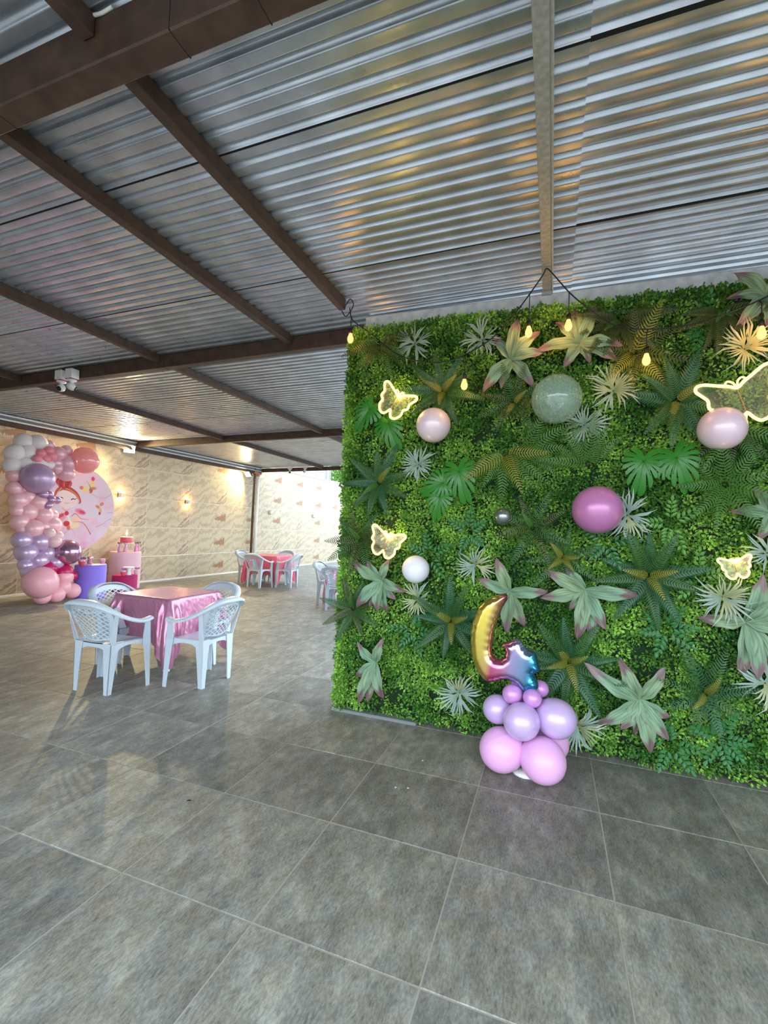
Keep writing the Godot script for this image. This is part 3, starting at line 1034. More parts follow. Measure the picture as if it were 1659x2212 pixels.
	monstera(0.66, 1.98, "split-leaf plant with two bright leaves above the magenta balloon's right", [[-0.10, 0.08, 262, 0.27], [0.06, 0.10, 290, 0.28], [-0.02, 0.02, 330, 0.2]])

	sprig(-0.886, 1.305, "leafy sprig just right of the white balloon", false, 5)
	sprig(-0.592, 1.493, "leafy sprig left of the silver balloon and below", false, 5)
	sprig(0.708, 0.918, "dark green leafy sprig above the lower right ferns", false, 6)
	sprig(1.017, 0.272, "large leafy sprig near the floor at the lower right", false, 7)
	sprig(0.724, 1.605, "leafy sprig right of the gray plant beside the magenta balloon", true, 5)
	sprig(0.345, 1.468, "leafy sprig just below the magenta balloon", false, 5)
	sprig(0.911, 2.90, "bright leafy sprig in the upper right, left of the corner plant", false, 6)
	sprig(0.89, 1.26, "yellow-lit leafy sprig left of the small neon butterfly", true, 4)
	sprig(-0.98, 0.72, "leafy sprig in the lower left between the ferns", false, 5)
	sprig(0.75, 0.18, "leafy sprig at the foot of the wall right of the large pink-tipped plant", false, 5)


# ------------------------------------------------------------------ balloons
var balloon_shape: ArrayMesh
var round_shape: ArrayMesh

func balloon_mesh(long: float) -> ArrayMesh:
	# unit balloon, crown up, neck and rolled lip down
	var prof := [Vector2(0, 1.0)]
	for k in range(1, 15):
		var a := PI * k / 16.0
		var y := cos(a)
		prof.append(Vector2(sin(a), y if y > 0 else y * long))
	prof += [Vector2(0.15, -long * 1.02), Vector2(0.075, -long * 1.07), Vector2(0.045, -long * 1.10), Vector2(0.10, -long * 1.17), Vector2(0.07, -long * 1.18), Vector2(0, -long * 1.14)]
	return lathe_mesh(prof, 28)

func turned(from: Vector3, to: Vector3) -> Basis:
	return Basis(Quaternion(from.normalized(), to.normalized()))

func wall_balloons() -> void:
	balloon_shape = balloon_mesh(1.12)
	round_shape = balloon_mesh(1.04)
	var rows := [
		[-0.862, 2.290, 0.130, pearl(rgb(240, 218, 224), 0.36, 0.12), "pearly pale pink balloon on the planted wall, right of the upper left neon butterfly"],
		[0.970, 2.195, 0.132, pearl(rgb(240, 214, 226), 0.36, 0.12), "pearly pale pink balloon under the upper right neon butterfly"],
		[-0.338, 1.618, 0.063, pearl(rgb(150, 160, 155), 0.25, 0.8), "small silver balloon in the middle of the planted wall"],
		[0.275, 1.676, 0.158, pearl(rgb(196, 124, 176), 0.34, 0.16), "large magenta pink balloon right of the middle of the planted wall"],
		[-0.965, 1.199, 0.105, latex(rgb(232, 234, 238)), "plain white balloon right of the lower left neon butterfly"]]
	for r in rows:
		var t := thing("balloon", r[4], "balloon", Vector3(r[0], r[1], FACE + r[2] * 0.85), 0.0, "balloons on the planted wall")
		part(t, "skin", round_shape, r[3], Transform3D(turned(Vector3.UP, Vector3(0.05, 0.25, 1.0)).scaled(Vector3.ONE * r[2]), Vector3.ZERO))
	var clear := mat(Color(0.80, 0.94, 0.86, 0.24), 0.06)
	clear.transparency = BaseMaterial3D.TRANSPARENCY_ALPHA
	clear.metallic_specular = 0.7
	var t := thing("clear_balloon", "large clear see-through balloon high on the planted wall", "balloon", Vector3(0.005, 2.425, FACE + 0.16), 0.0, "balloons on the planted wall")
	part(t, "skin", round_shape, clear, Transform3D(turned(Vector3.UP, Vector3(0.0, 0.3, 1.0)).scaled(Vector3.ONE * 0.166), Vector3.ZERO))

func neon_butterflies() -> void:
	var half := [Vector2(0, 0), Vector2(0.28, -0.16), Vector2(0.62, -0.32), Vector2(1.05, -0.53), Vector2(1.32, -0.55), Vector2(1.42, -0.36), Vector2(1.25, -0.06), Vector2(1.13, 0.17), Vector2(1.17, 0.50), Vector2(0.92, 0.74), Vector2(0.96, 1.10), Vector2(0.70, 1.50), Vector2(0.36, 1.58), Vector2(0.16, 1.38), Vector2(0, 1.10)]
	var rows := [
		[-1.158, 2.535, 0.108, -30.0, "glowing warm neon butterfly at the upper left of the planted wall, tilted"],
		[1.052, 2.452, 0.150, 18.0, "largest glowing neon butterfly, cut by the photo's right edge above a pink balloon"],
		[-1.200, 1.436, 0.100, -16.0, "glowing neon butterfly at the lower left above a pink-tipped plant"],
		[1.052, 1.375, 0.062, 12.0, "smallest glowing neon butterfly at the lower right"]]
	for r in rows:
		var t := thing("neon_butterfly", r[4], "neon light", Vector3(r[0], r[1], FACE + 0.095), 0.0, "neon butterflies")
		t.rotation.z = deg_to_rad(r[3])
		var k: float = r[2]
		var ctrl := []
		for p in half: ctrl.append(Vector3(p.x * k, -p.y * k, 0))
		for i in range(half.size() - 2, 0, -1): ctrl.append(Vector3(-half[i].x * k, -half[i].y * k, 0))
		var path := smooth_path(ctrl, 4, true)
		var st := new_st()
		tube(st, path, 0.0085 * clampf(k / 0.1, 0.72, 1.15), 8, true)
		part(t, "neon_tube", done(st), M.neon)
		for s in [-1.0, 1.0]:
			st = new_st()
			var loop := smooth_path([Vector3(0.02 * s, 0.02, 0), Vector3(0.10 * s, 0.26, 0), Vector3(0.26 * s, 0.36, 0), Vector3(0.36 * s, 0.26, 0), Vector3(0.24 * s, 0.14, 0)].map(func(v): return v * k), 4)
			tube(st, loop, 0.006, 7)
			part(t, "neon_antenna", done(st), M.neon)
		st = new_st()
		tube(st, [Vector3(0, -0.10 * k, -0.006), Vector3(0, -1.0 * k, -0.006)], 0.003, 6)
		part(t, "body_wire", done(st), M.copper)
		# clear acrylic backing cut to the outline
		var poly := PackedVector2Array()
		for p in path: poly.append(Vector2(p.x, p.y))
		st = new_st()
		st.set_smooth_group(-1)
		var ids := Geometry2D.triangulate_polygon(poly)
		for z in [-0.009, -0.013]:
			for i in range(0, ids.size(), 3):
				tri_out(st, Vector3(poly[ids[i]].x, poly[ids[i]].y, z), Vector3(poly[ids[i + 1]].x, poly[ids[i + 1]].y, z), Vector3(poly[ids[i + 2]].x, poly[ids[i + 2]].y, z), Vector3(0, -0.3 * k, -0.011))
		part(t, "acrylic_plate", done(st), M.acrylic)
		var lamp := OmniLight3D.new()
		lamp.name = "glow"
		lamp.light_color = Color(1.0, 0.80, 0.42)
		lamp.light_energy = 0.045 * k / 0.1
		lamp.light_size = 0.006
		lamp.omni_range = 12.0
		lamp.omni_attenuation = 2.0
		lamp.shadow_enabled = true
		lamp.position = path[2]
		t.add_child(lamp, true)

func string_lights() -> void:
	var t := thing("string_lights", "black cable of hanging warm filament bulbs draped along the top of the planted wall", "string lights")
	var z := -3.30
	var strand := smooth_path([Vector3(-1.60, 3.285, -3.40), Vector3(-1.52, 3.13, z), Vector3(-1.367, 3.01, z), Vector3(-1.095, 2.80, z), Vector3(-0.772, 2.735, z), Vector3(-0.475, 2.847, z), Vector3(-0.289, 3.025, z), Vector3(-0.115, 3.262, z), Vector3(-0.083, 3.32, z), Vector3(-0.040, 3.28, z), Vector3(0.099, 3.10, z), Vector3(0.327, 2.89, z), Vector3(0.542, 2.83, z), Vector3(0.794, 2.835, z), Vector3(0.938, 2.875, z), Vector3(1.123, 2.94, z), Vector3(1.35, 3.06, z), Vector3(1.7, 3.2, z), Vector3(2.1, 2.95, z)], 5)
	var st := new_st()
	tube(st, strand, 0.0045, 7)
	part(t, "cable", done(st), M.black)
	st = new_st()
	tube(st, smooth_path([Vector3(-1.66, 3.30, -3.42), Vector3(-1.60, 3.36, -3.40), Vector3(-1.55, 3.28, -3.36), Vector3(-1.61, 3.20, -3.36), Vector3(-1.66, 3.26, -3.38)], 4), 0.004, 6)
	part(t, "cable_loop", done(st), M.black)
	for b in [Vector3(-1.536, 2.991, z), Vector3(-0.621, 2.557, z), Vector3(-0.187, 2.895, z), Vector3(0.068, 2.912, z), Vector3(0.535, 2.637, z), Vector3(1.136, 2.745, z)]:
		var top := Vector3(b.x, 3.2, z)
		var best := 99.0
		for p in strand:
			if absf(p.x - b.x) < best and p.y > b.y:
				best = absf(p.x - b.x)
				top = p
		st = new_st()
		tube(st, [top, Vector3(b.x, maxf(b.y + 0.085, top.y - 0.02), z), Vector3(b.x, b.y + 0.06, z)], 0.0035, 6)
		part(t, "drop_wire", done(st), M.black)
		var glass := part(t, "bulb", lathe_mesh([Vector2(0.012, 0.036), Vector2(0.016, 0.022), Vector2(0.0235, 0.0), Vector2(0.0245, -0.016), Vector2(0.019, -0.032), Vector2(0.009, -0.040), Vector2(0, -0.042)], 16), M.bulb_glow, Transform3D(Basis.IDENTITY, b))
		part(glass, "socket", lathe_mesh([Vector2(0, 0.075), Vector2(0.011, 0.075), Vector2(0.014, 0.066), Vector2(0.0145, 0.036), Vector2(0.0, 0.034)], 12), M.black)
		var lamp := OmniLight3D.new()
		lamp.name = "bulb_light"
		lamp.light_color = Color(1.0, 0.70, 0.34)
		lamp.light_energy = 0.035
		lamp.light_size = 0.016
		lamp.omni_range = 12.0
		lamp.omni_attenuation = 2.0
		lamp.shadow_enabled = true
		lamp.position = b
		t.add_child(lamp, true)

func foil_number() -> ArrayMesh:
	# outline of the crimped foil figure in its own plane (centimetres), blown up into a cushion with a crumpled seam
	var o := [Vector2(3.1, 30.8), Vector2(-2.8, 29.9), Vector2(-9.4, 27.1), Vector2(-14.5, 22.7), Vector2(-17.6, 17.0), Vector2(-20.1, 10.7), Vector2(-21.5, 3.2), Vector2(-21.7, -4.4), Vector2(-21.1, -11.3), Vector2(-19.2, -17.0), Vector2(-16.4, -22.0), Vector2(-12.0, -25.5), Vector2(-7.0, -25.2), Vector2(-3.8, -24.2), Vector2(0.6, -23.3), Vector2(4.4, -24.2), Vector2(6.9, -25.8), Vector2(9.4, -28.6), Vector2(12.6, -31.0), Vector2(15.1, -28.8), Vector2(18.9, -28.0), Vector2(19.8, -25.2), Vector2(19.2, -22.0), Vector2(17.9, -18.2), Vector2(21.4, -16.4), Vector2(21.1, -12.6), Vector2(19.8, -6.9), Vector2(18.6, -4.7), Vector2(15.1, -3.8), Vector2(13.2, -1.9), Vector2(10.1, 2.5), Vector2(6.3, 2.2), Vector2(1.9, 0.3), Vector2(-1.3, -0.6), Vector2(0.0, -3.1), Vector2(0.6, -6.3), Vector2(-0.6, -9.4), Vector2(-3.8, -10.7), Vector2(-6.9, -8.8), Vector2(-7.7, -5.0), Vector2(-6.9, 0.0), Vector2(-5.7, 5.7), Vector2(-3.8, 11.9), Vector2(-1.9, 16.4), Vector2(0.6, 22.0), Vector2(4.1, 27.7)]
	var out := smooth_path(o, 4, true)
	var n := out.size()
	var pts := PackedVector2Array(out)
	var poly := PackedVector2Array(out)
	var y := -31.0
	while y < 31.0:
		var x := -22.0
		while x < 22.0:
			var p := Vector2(x + (0.3 if int(y / 0.6) % 2 == 0 else 0.0), y)
			if Geometry2D.is_point_in_polygon(p, poly):
				var near := 99.0
				for q in out: near = minf(near, p.distance_squared_to(q))
				if near > 0.16: pts.append(p)
			x += 0.62
		y += 0.6
	var depth := func(p: Vector2, i: int) -> float:
		if i < n: return 0.0
		var d := 99.0
		var at := 0
		for k in n:
			var q := Geometry2D.get_closest_point_to_segment(p, out[k], out[(k + 1) % n])
			var e := p.distance_to(q)
			if e < d:
				d = e
				at = k
		var R := 5.6
		var f := 1.0 - minf(d / R, 1.0)
		var along = at + (p - out[at]).dot(out[(at + 1) % n] - out[at]) / maxf(0.01, (out[(at + 1) % n] - out[at]).length_squared())
		var pucker := (0.5 + 0.5 * sin(along * 1.9)) * exp(-d * 0.9) * 0.45
		return 5.0 * sqrt(maxf(0.0, 1.0 - f * f)) * (1.0 - pucker)
	var z := []
	for i in pts.size(): z.append(depth.call(pts[i], i))
	var ids := Geometry2D.triangulate_delaunay(pts)
	var st := new_st()
	st.set_smooth_group(1)
	var hues := [[-0.55, Color(0.80, 0.62, 0.12)], [-0.30, Color(0.85, 0.50, 0.22)], [-0.16, Color(0.70, 0.14, 0.26)], [0.12, Color(0.74, 0.22, 0.42)], [0.34, Color(0.52, 0.42, 0.72)], [0.62, Color(0.30, 0.42, 0.66)], [0.86, Color(0.05, 0.28, 0.44)]]
	for side in [1.0, -1.0]:
		for i in range(0, ids.size(), 3):
			var mid := (pts[ids[i]] + pts[ids[i + 1]] + pts[ids[i + 2]]) / 3.0
			if not Geometry2D.is_point_in_polygon(mid, poly): continue
			var v := []
			for k in 3: v.append(Vector3(pts[ids[i + k]].x, pts[ids[i + k]].y, z[ids[i + k]] * side))
			var nrm: Vector3 = (v[2] - v[0]).cross(v[1] - v[0])
			var order := [0, 1, 2] if nrm.z * side > 0 else [0, 2, 1]
			for k in order:
				# printed rainbow runs across the figure
				var u: float = (v[k].x * 0.93 - v[k].y * 0.24) / 22.0
				var c: Color = hues[0][1]
				for q in hues.size() - 1:
					if u > hues[q][0]: c = hues[q][1].lerp(hues[q + 1][1], clampf((u - hues[q][0]) / (hues[q + 1][0] - hues[q][0]), 0, 1))
				st.set_color(c)
				st.add_vertex(v[k] * 0.01)
	return done(st)

func centerpiece() -> void:
	var t := thing("balloon_centerpiece", "floor stand of lilac and pink balloons topped by a rainbow foil figure", "balloon stand", Vector3(-0.12, 0, -3.08))
	var foil := mat(Color.WHITE, 0.16, 0.92)
	foil.vertex_color_use_as_albedo = true
	part(t, "foil_number", foil_number(), foil, Transform3D(Basis(Vector3.BACK, deg_to_rad(5.0)) * Basis(Vector3.UP, deg_to_rad(-6.0)), Vector3(-0.155, 0.80, -0.02)), "rainbow foil figure four, yellow to blue")
	var lilac := pearl(rgb(206, 178, 222), 0.34, 0.12)
	var orchid := pearl(rgb(206, 146, 206), 0.34, 0.12)
	var pink := latex(rgb(232, 176, 220))
	for r in [
		[-0.146, 0.150, 0.035, 0.138, pink], [0.102, 0.146, 0.065, 0.137, pink], [-0.03, 0.14, -0.24, 0.135, pink], [0.13, 0.155, -0.20, 0.132, pink],
		[-0.028, 0.362, 0.09, 0.112, lilac], [-0.185, 0.366, -0.04, 0.094, lilac], [0.172, 0.376, -0.015, 0.122, lilac], [0.0, 0.37, -0.19, 0.11, lilac],
		[-0.093, 0.488, 0.0, 0.062, orchid], [0.030, 0.492, 0.03, 0.058, orchid], [0.072, 0.515, -0.10, 0.055, orchid], [-0.06, 0.515, -0.11, 0.056, orchid]]:
		var at := Vector3(r[0], r[1], r[2])
		var hub := Vector3(0.0, r[1] + 0.03, -0.05)
		part(t, "balloon", balloon_shape, r[4], Transform3D(turned(Vector3.UP, at - hub).scaled(Vector3.ONE * r[3] * 0.97), at), "small orchid purple balloon" if r[3] < 0.07 else "")
	var st := new_st()
	tube(st, [Vector3(0, 0.02, -0.05), Vector3(0, 0.55, -0.05), Vector3(-0.03, 0.62, -0.03)], 0.009, 8)
	part(t, "pole", done(st), M.white)
	part(t, "foot", lathe_mesh([Vector2(0, 0.02), Vector2(0.08, 0.018), Vector2(0.085, 0.0), Vector2(0, 0.0)], 16), M.white, Transform3D(Basis.IDENTITY, Vector3(0, 0, -0.05)))


# ------------------------------------------------------------------ tables and chairs
func leg_mesh(top: Vector3, foot: Vector3, w_top: float, w_foot: float, inx: float, inz: float, split := -1.0, above := Vector3.ZERO, w_above := 0.0) -> ArrayMesh:
	# moulded leg: two walls that meet at an outer corner, tapering to the foot; inx, inz say where inwards is
	var st := new_st()
	var stops := [[foot, w_foot], [foot.lerp(top, 0.08), w_foot * 1.05], [foot.lerp(top, 0.5), lerpf(w_foot, w_top, 0.42)], [foot.lerp(top, 0.8), lerpf(w_foot, w_top, 0.75)], [top, w_top]]
	if w_above > 0: stops += [[top.lerp(above, 0.5), lerpf(w_top, w_above, 0.6)], [above, w_above]]
	var th := 0.006
	for side in 2:
		for i in stops.size() - 1:
			var q := []
			for e in [stops[i], stops[i + 1]]:
				var c: Vector3 = e[0]
				var w: float = e[1]
				var along := Vector3(inx * w, 0, 0) if side == 0 else Vector3(0, 0, inz * w)
				var inn := Vector3(0, 0, inz * th) if side == 0 else Vector3(inx * th, 0, 0)
				q.append([c, c + along, c + along + inn, c + inn])
			var mid := Vector3.ZERO
			for a in q[0] + q[1]: mid += a / 8.0
			st.set_smooth_group(-1)
			for k in 4:
				var l := (k + 1) % 4
				quad_out(st, q[0][k], q[0][l], q[1][l], q[1][k], mid)
			if i == 0: quad_out(st, q[0][0], q[0][1], q[0][2], q[0][3], mid)
			if i == stops.size() - 2: quad_out(st, q[1][0], q[1][1], q[1][2], q[1][3], mid)
	return done(st)

func back_point(u: float, v: float) -> Vector3:
	# surface of the chair back: u across (-1..1), v from seat (0) to top (1)
	var hw := lerpf(0.160, 0.222, smoothstep(0.0, 0.75, v)) - 0.02 * smoothstep(0.8, 1.0, v)
	return Vector3(u * hw, 0.41 + 0.355 * v - 0.035 * u * u * v, 0.185 + 0.075 * v + 0.045 * v * v - 0.050 * u * u)

func make_chair() -> Node3D:
	var t := thing("plastic_armchair", "", "chair", Vector3.ZERO, 0.0, "white plastic armchairs round the pink tables")
	# seat: dished slab with rolled front and an apron that arches between the legs
	var st := new_st()
	var seat := func(u: float, v: float) -> Vector3:
		var x := u * 2.0 - 1.0
		var zz := lerpf(-0.178, 0.195, v)
		var hw := lerpf(0.255, 0.195, v)
		var cx := x * hw
		return Vector3(cx, 0.425 - 0.014 * (1.0 - x * x) * sin(PI * v) - 0.02 * pow(1.0 - v, 6.0) + 0.008 * x * x, zz)
	slab_sheet(st, 12, 12, seat, Vector3(0, -0.007, 0))
	part(t, "seat", done(st), M.plastic)
	st = new_st()
	for e in 4:
		var apron := func(u: float, v: float) -> Vector3:
			var p: Vector3 = seat.call(u, 0.0) if e == 0 else seat.call(u, 1.0) if e == 1 else seat.call(0.0, u) if e == 2 else seat.call(1.0, u)
			var deep := 0.038 + 0.115 * pow(absf(u * 2.0 - 1.0), 3.2)
			return p + Vector3(0, -deep * v, 0)
		var thick: Vector3 = [Vector3(0, 0, 0.005), Vector3(0, 0, -0.005), Vector3(0.005, 0, 0), Vector3(-0.005, 0, 0)][e]
		slab_sheet(st, 12, 2, apron, thick)
	part(t, "apron", done(st), M.plastic)
	# broad rim: one band runs from arm to arm over the top of the back
	st = new_st()
	var halfp := [Vector3(0, 0.795, 0.318), Vector3(0.095, 0.791, 0.311), Vector3(0.175, 0.768, 0.290), Vector3(0.233, 0.725, 0.240), Vector3(0.266, 0.675, 0.165), Vector3(0.284, 0.632, 0.070), Vector3(0.289, 0.611, -0.010), Vector3(0.286, 0.610, -0.075), Vector3(0.278, 0.618, -0.128)]
	var ctrl := []
	for i in range(halfp.size() - 1, 0, -1): ctrl.append(Vector3(-halfp[i].x, halfp[i].y, halfp[i].z))
	ctrl += halfp
	var path := smooth_path(ctrl, 4)
	var rings := []
	for i in path.size():
		var d: Vector3 = (path[mini(i + 1, path.size() - 1)] - path[maxi(i - 1, 0)]).normalized()
		var f := absf(float(i) / (path.size() - 1) * 2.0 - 1.0)
		var out: Vector3 = Vector3(path[i].x * 1.2, lerpf(-0.12, -0.04, f) , maxf(path[i].z, 0.0) * 1.1).normalized()
		out = (out - d * out.dot(d)).normalized()
		var up: Vector3 = out.cross(d).normalized()
		if up.y < 0: up = -up
		var w := lerpf(0.040, 0.029, f)
		var ring := []
		for q in [[-1.0, -0.006], [-0.85, 0.006], [0.0, 0.011], [0.8, 0.005], [1.0, -0.012], [0.93, -0.016], [0.75, -0.004], [0.0, 0.003], [-0.85, -0.003]]:
			ring.append(path[i] + out * (q[0] * w + 0.010) + up * q[1])
		rings.append(ring)
	st.set_smooth_group(1)
	for i in rings.size() - 1:
		for k in 9:
			var l := (k + 1) % 9
			quad_out(st, rings[i][k], rings[i][l], rings[i + 1][l], rings[i + 1][k], (path[i] + path[i + 1]) / 2.0 + Vector3(0, -0.001, 0))
	part(t, "arm_rim", done(st), M.plastic)
	# back: solid borders with a lattice of crossing ribs between
	st = new_st()
	for s in [-1.0, 1.0]:
		var side := func(u: float, v: float) -> Vector3: return back_point(s * lerpf(0.86, 1.04, u), v)
		slab_sheet(st, 2, 12, side, Vector3(0, 0, 0.007))
	slab_sheet(st, 10, 2, func(u, v): return back_point(u * 1.8 - 0.9, lerpf(0.90, 1.04, v)), Vector3(0, 0, 0.007))
	slab_sheet(st, 10, 3, func(u, v): return back_point(u * 1.8 - 0.9, lerpf(-0.04, 0.03, v)), Vector3(0, 0, 0.007))
	slab_sheet(st, 10, 2, func(u, v): return back_point(u * 1.8 - 0.9, lerpf(0.085, 0.125, v) + 0.07 * pow(absf(u * 2.0 - 1.0), 2.0)), Vector3(0, 0, 0.007))
	part(t, "back_frame", done(st), M.plastic)
	st = new_st()
	for dirn in [-1.0, 1.0]:
		for k in range(-7, 8):
			var c0 := k * 0.30
			# the rib u = c0 + dirn * (v - 0.5) * 2.6, kept inside the frame
			var v0 := 0.11
			var v1 := 0.92
			var va = 0.5 + (-0.9 - c0) / (2.6 * dirn)
			var vb = 0.5 + (0.9 - c0) / (2.6 * dirn)
			v0 = maxf(v0, minf(va, vb))
			v1 = minf(v1, maxf(va, vb))
			if v1 - v0 < 0.04: continue
			var hw := 0.028
			slab_sheet(st, 5, 1, func(u, w):
				var v := lerpf(v0, v1, u)
				return back_point(c0 + dirn * (v - 0.5) * 2.6 + (w * 2.0 - 1.0) * hw * 1.25, v) + Vector3(0, 0, 0.001 if dirn > 0 else 0.0), Vector3(0, 0, 0.006))
	part(t, "back_lattice", done(st), M.plastic)
	for s in [-1.0, 1.0]:
		part(t, "leg", leg_mesh(Vector3(s * 0.258, 0.42, -0.172), Vector3(s * 0.290, 0.0, -0.155), 0.085, 0.040, -s, 1.0, -1.0, Vector3(s * 0.288, 0.613, -0.128), 0.055), M.plastic)
		part(t, "leg", leg_mesh(Vector3(s * 0.202, 0.43, 0.205), Vector3(s * 0.190, 0.0, 0.205), 0.090, 0.042, -s, -1.0), M.plastic)
		st = new_st()
		slab_sheet(st, 2, 6, func(u, v):
			return Vector3(s * lerpf(0.200, 0.262 + 0.012 * u, v), lerpf(0.42, 0.690, v) - 0.02 * u, lerpf(0.205, 0.235, v) - 0.05 * u * (1.0 - 0.5 * v)), Vector3(-s * 0.006, 0, 0))
		part(t, "side_strut", done(st), M.plastic)
	return t

func place(proto: Node3D, first: bool, at: Vector3, deg: float, label: String) -> void:
	var o: Node3D = proto
	if not first:
		o = proto.duplicate()
		o.name = numbered(String(proto.name).trim_suffix("_000"))
		add_child(o, true)
	o.position = at
	o.rotation.y = deg_to_rad(deg)
	o.set_meta("label", label)

func cloth_mesh(a: float, h: float, side: float, corner: float, seed_: int) -> ArrayMesh:
	# square cloth over a square table: flat top, straight sides, corners that fall in folded tails
	var st := new_st()
	var wav := noise(seed_, 2.2, 2)
	var fine := noise(seed_ + 1, 9.0, 3)
	var ring := func(u: float) -> Array:
		# point on the table's rounded outline, outward direction, distance to the nearest corner along it
		var q := fposmod(u * 4.0, 4.0)
		var k := int(q)
		var f := (q - k) * 2.0 - 1.0
		var p := Vector2(f * a, a)
		var n := Vector2(0, 1)
		var c := (1.0 - absf(f)) * a
		var r := 0.03
		if c < r:
			var s := signf(f)
			n = Vector2(s * (1.0 - c / r) * 0.7, 1.0).normalized()
			p = Vector2(s * (a - r) + n.x * r * 1.2, a - r + n.y * r)
		return [p.rotated(-k * PI / 2), n.rotated(-k * PI / 2), c, f]
	var f := func(u: float, v: float) -> Vector3:
		var g: Array = ring.call(u)
		var p: Vector2 = g[0]
		var n: Vector2 = g[1]
		if v <= 0.25:
			var q := p * (v / 0.25)
			return Vector3(q.x, h + 0.0025 * fine.get_noise_2d(q.x, q.y), q.y)
		var t := (v - 0.25) / 0.75
		var near := 1.0 - smoothstep(0.0, 0.20, g[2])
		var drop := lerpf(side, corner, pow(near, 1.3)) + 0.02 * wav.get_noise_2d(u * 9.0, 3.0)
		var pleat := sin(g[2] * 74.0 + 0.6) * 0.034 * smoothstep(0.20, 0.05, g[2]) * smoothstep(0.0, 0.3, t)
		var tail := near * 0.075 * sin(PI * minf(t * 0.7, 1.0))
		var wave: float = 0.006 * t * wav.get_noise_2d(u * 26.0, t * 0.7) + 0.004 * fine.get_noise_2d(u * 7.0, t)
		# the extra cloth gathers towards the corner
		var tang := Vector2(-n.y, n.x)
		var pull: float = signf(g[3]) * (-1.0) * 0.05 * smoothstep(0.16, 0.02, g[2]) * t
		var o := p + n * (0.006 + pleat + tail + wave + 0.02 * t) + tang * pull
		return Vector3(o.x, h - drop * t + 0.003 * (1.0 - smoothstep(0.0, 0.06, t)) - 0.003, o.y)
	sheet(st, 288, 36, f, 1)
	return done(st)

func furniture() -> void:
	var chair := make_chair()
	place(chair, true, Vector3(-3.685, 0, -3.15), 3, "white plastic armchair at the near pink table's left front, back turned to the viewer")
	place(chair, false, Vector3(-3.105, 0, -3.615), 88, "white plastic armchair at the near pink table's right side, seen from behind its back")
	place(chair, false, Vector3(-4.155, 0, -3.725), -90, "white plastic armchair behind the near pink table on its left, facing right")
	place(chair, false, Vector3(-3.585, 0, -4.205), 178, "white plastic armchair behind the near pink table on its right, facing the viewer")
	place(chair, false, Vector3(-6.50, 0, -9.42), -4, "white plastic armchair at the far table by the post, back turned to the viewer")
	place(chair, false, Vector3(-6.00, 0, -9.83), 96, "white plastic armchair at the right side of the far table by the post")
	place(chair, false, Vector3(-7.20, 0, -10.02), -84, "white plastic armchair at the left side of the far table by the post")
	place(chair, false, Vector3(-6.66, 0, -10.62), 184, "white plastic armchair on the far side of the far table by the post")
	place(chair, false, Vector3(-4.03, 0, -8.24), -86, "white plastic armchair on the left of the table half hidden by the planted wall")
	place(chair, false, Vector3(-3.60, 0, -7.72), 4, "white plastic armchair nearest the planted wall's edge, back turned, at the half hidden table")
	var tables := [
		[Vector3(-3.86, 0, -3.97), 0.365, M.satin, 0.43, 0.66, "near", 0.0],
		[Vector3(-6.63, 0, -10.04), 0.40, M.coral_cloth, 0.45, 0.69, "far", 0.06],
		[Vector3(-3.58, 0, -8.46), 0.40, M.satin, 0.45, 0.69, "hidden", 0.04]]
	var which := {"near": "square table under shiny pink satin, nearest the viewer", "far": "square table under a coral pink cloth near the corner post", "hidden": "square table under pink cloth half hidden behind the planted wall"}
	var cloths := {"near": "shiny pink satin tablecloth on the near table, folds hanging at its corners", "far": "coral pink tablecloth on the far table near the corner post", "hidden": "pink tablecloth on the table half hidden behind the planted wall"}
	for r in tables:
		var a: float = r[1]
		var t := thing("square_table", which[r[5]], "table", r[0], r[6], "party tables")
		part(t, "tabletop", box_mesh(Vector3(0, 0.695, 0), Vector3(2 * a - 0.03, 0.035, 2 * a - 0.03), 0.008), M.plastic)
		for x in [-1.0, 1.0]:
			for z in [-1.0, 1.0]:
				part(t, "leg", leg_mesh(Vector3(x * (a - 0.06), 0.68, z * (a - 0.06)), Vector3(x * (a - 0.04), 0, z * (a - 0.04)), 0.075, 0.045, -x, -z), M.plastic)
		var c := part(self, "tablecloth", cloth_mesh(a, 0.722, r[3], r[4], 90 + int(a * 100)), r[2], Transform3D(Basis(Vector3.UP, r[6]), r[0]))
		tag(c, cloths[r[5]], "tablecloth", "pink tablecloths")


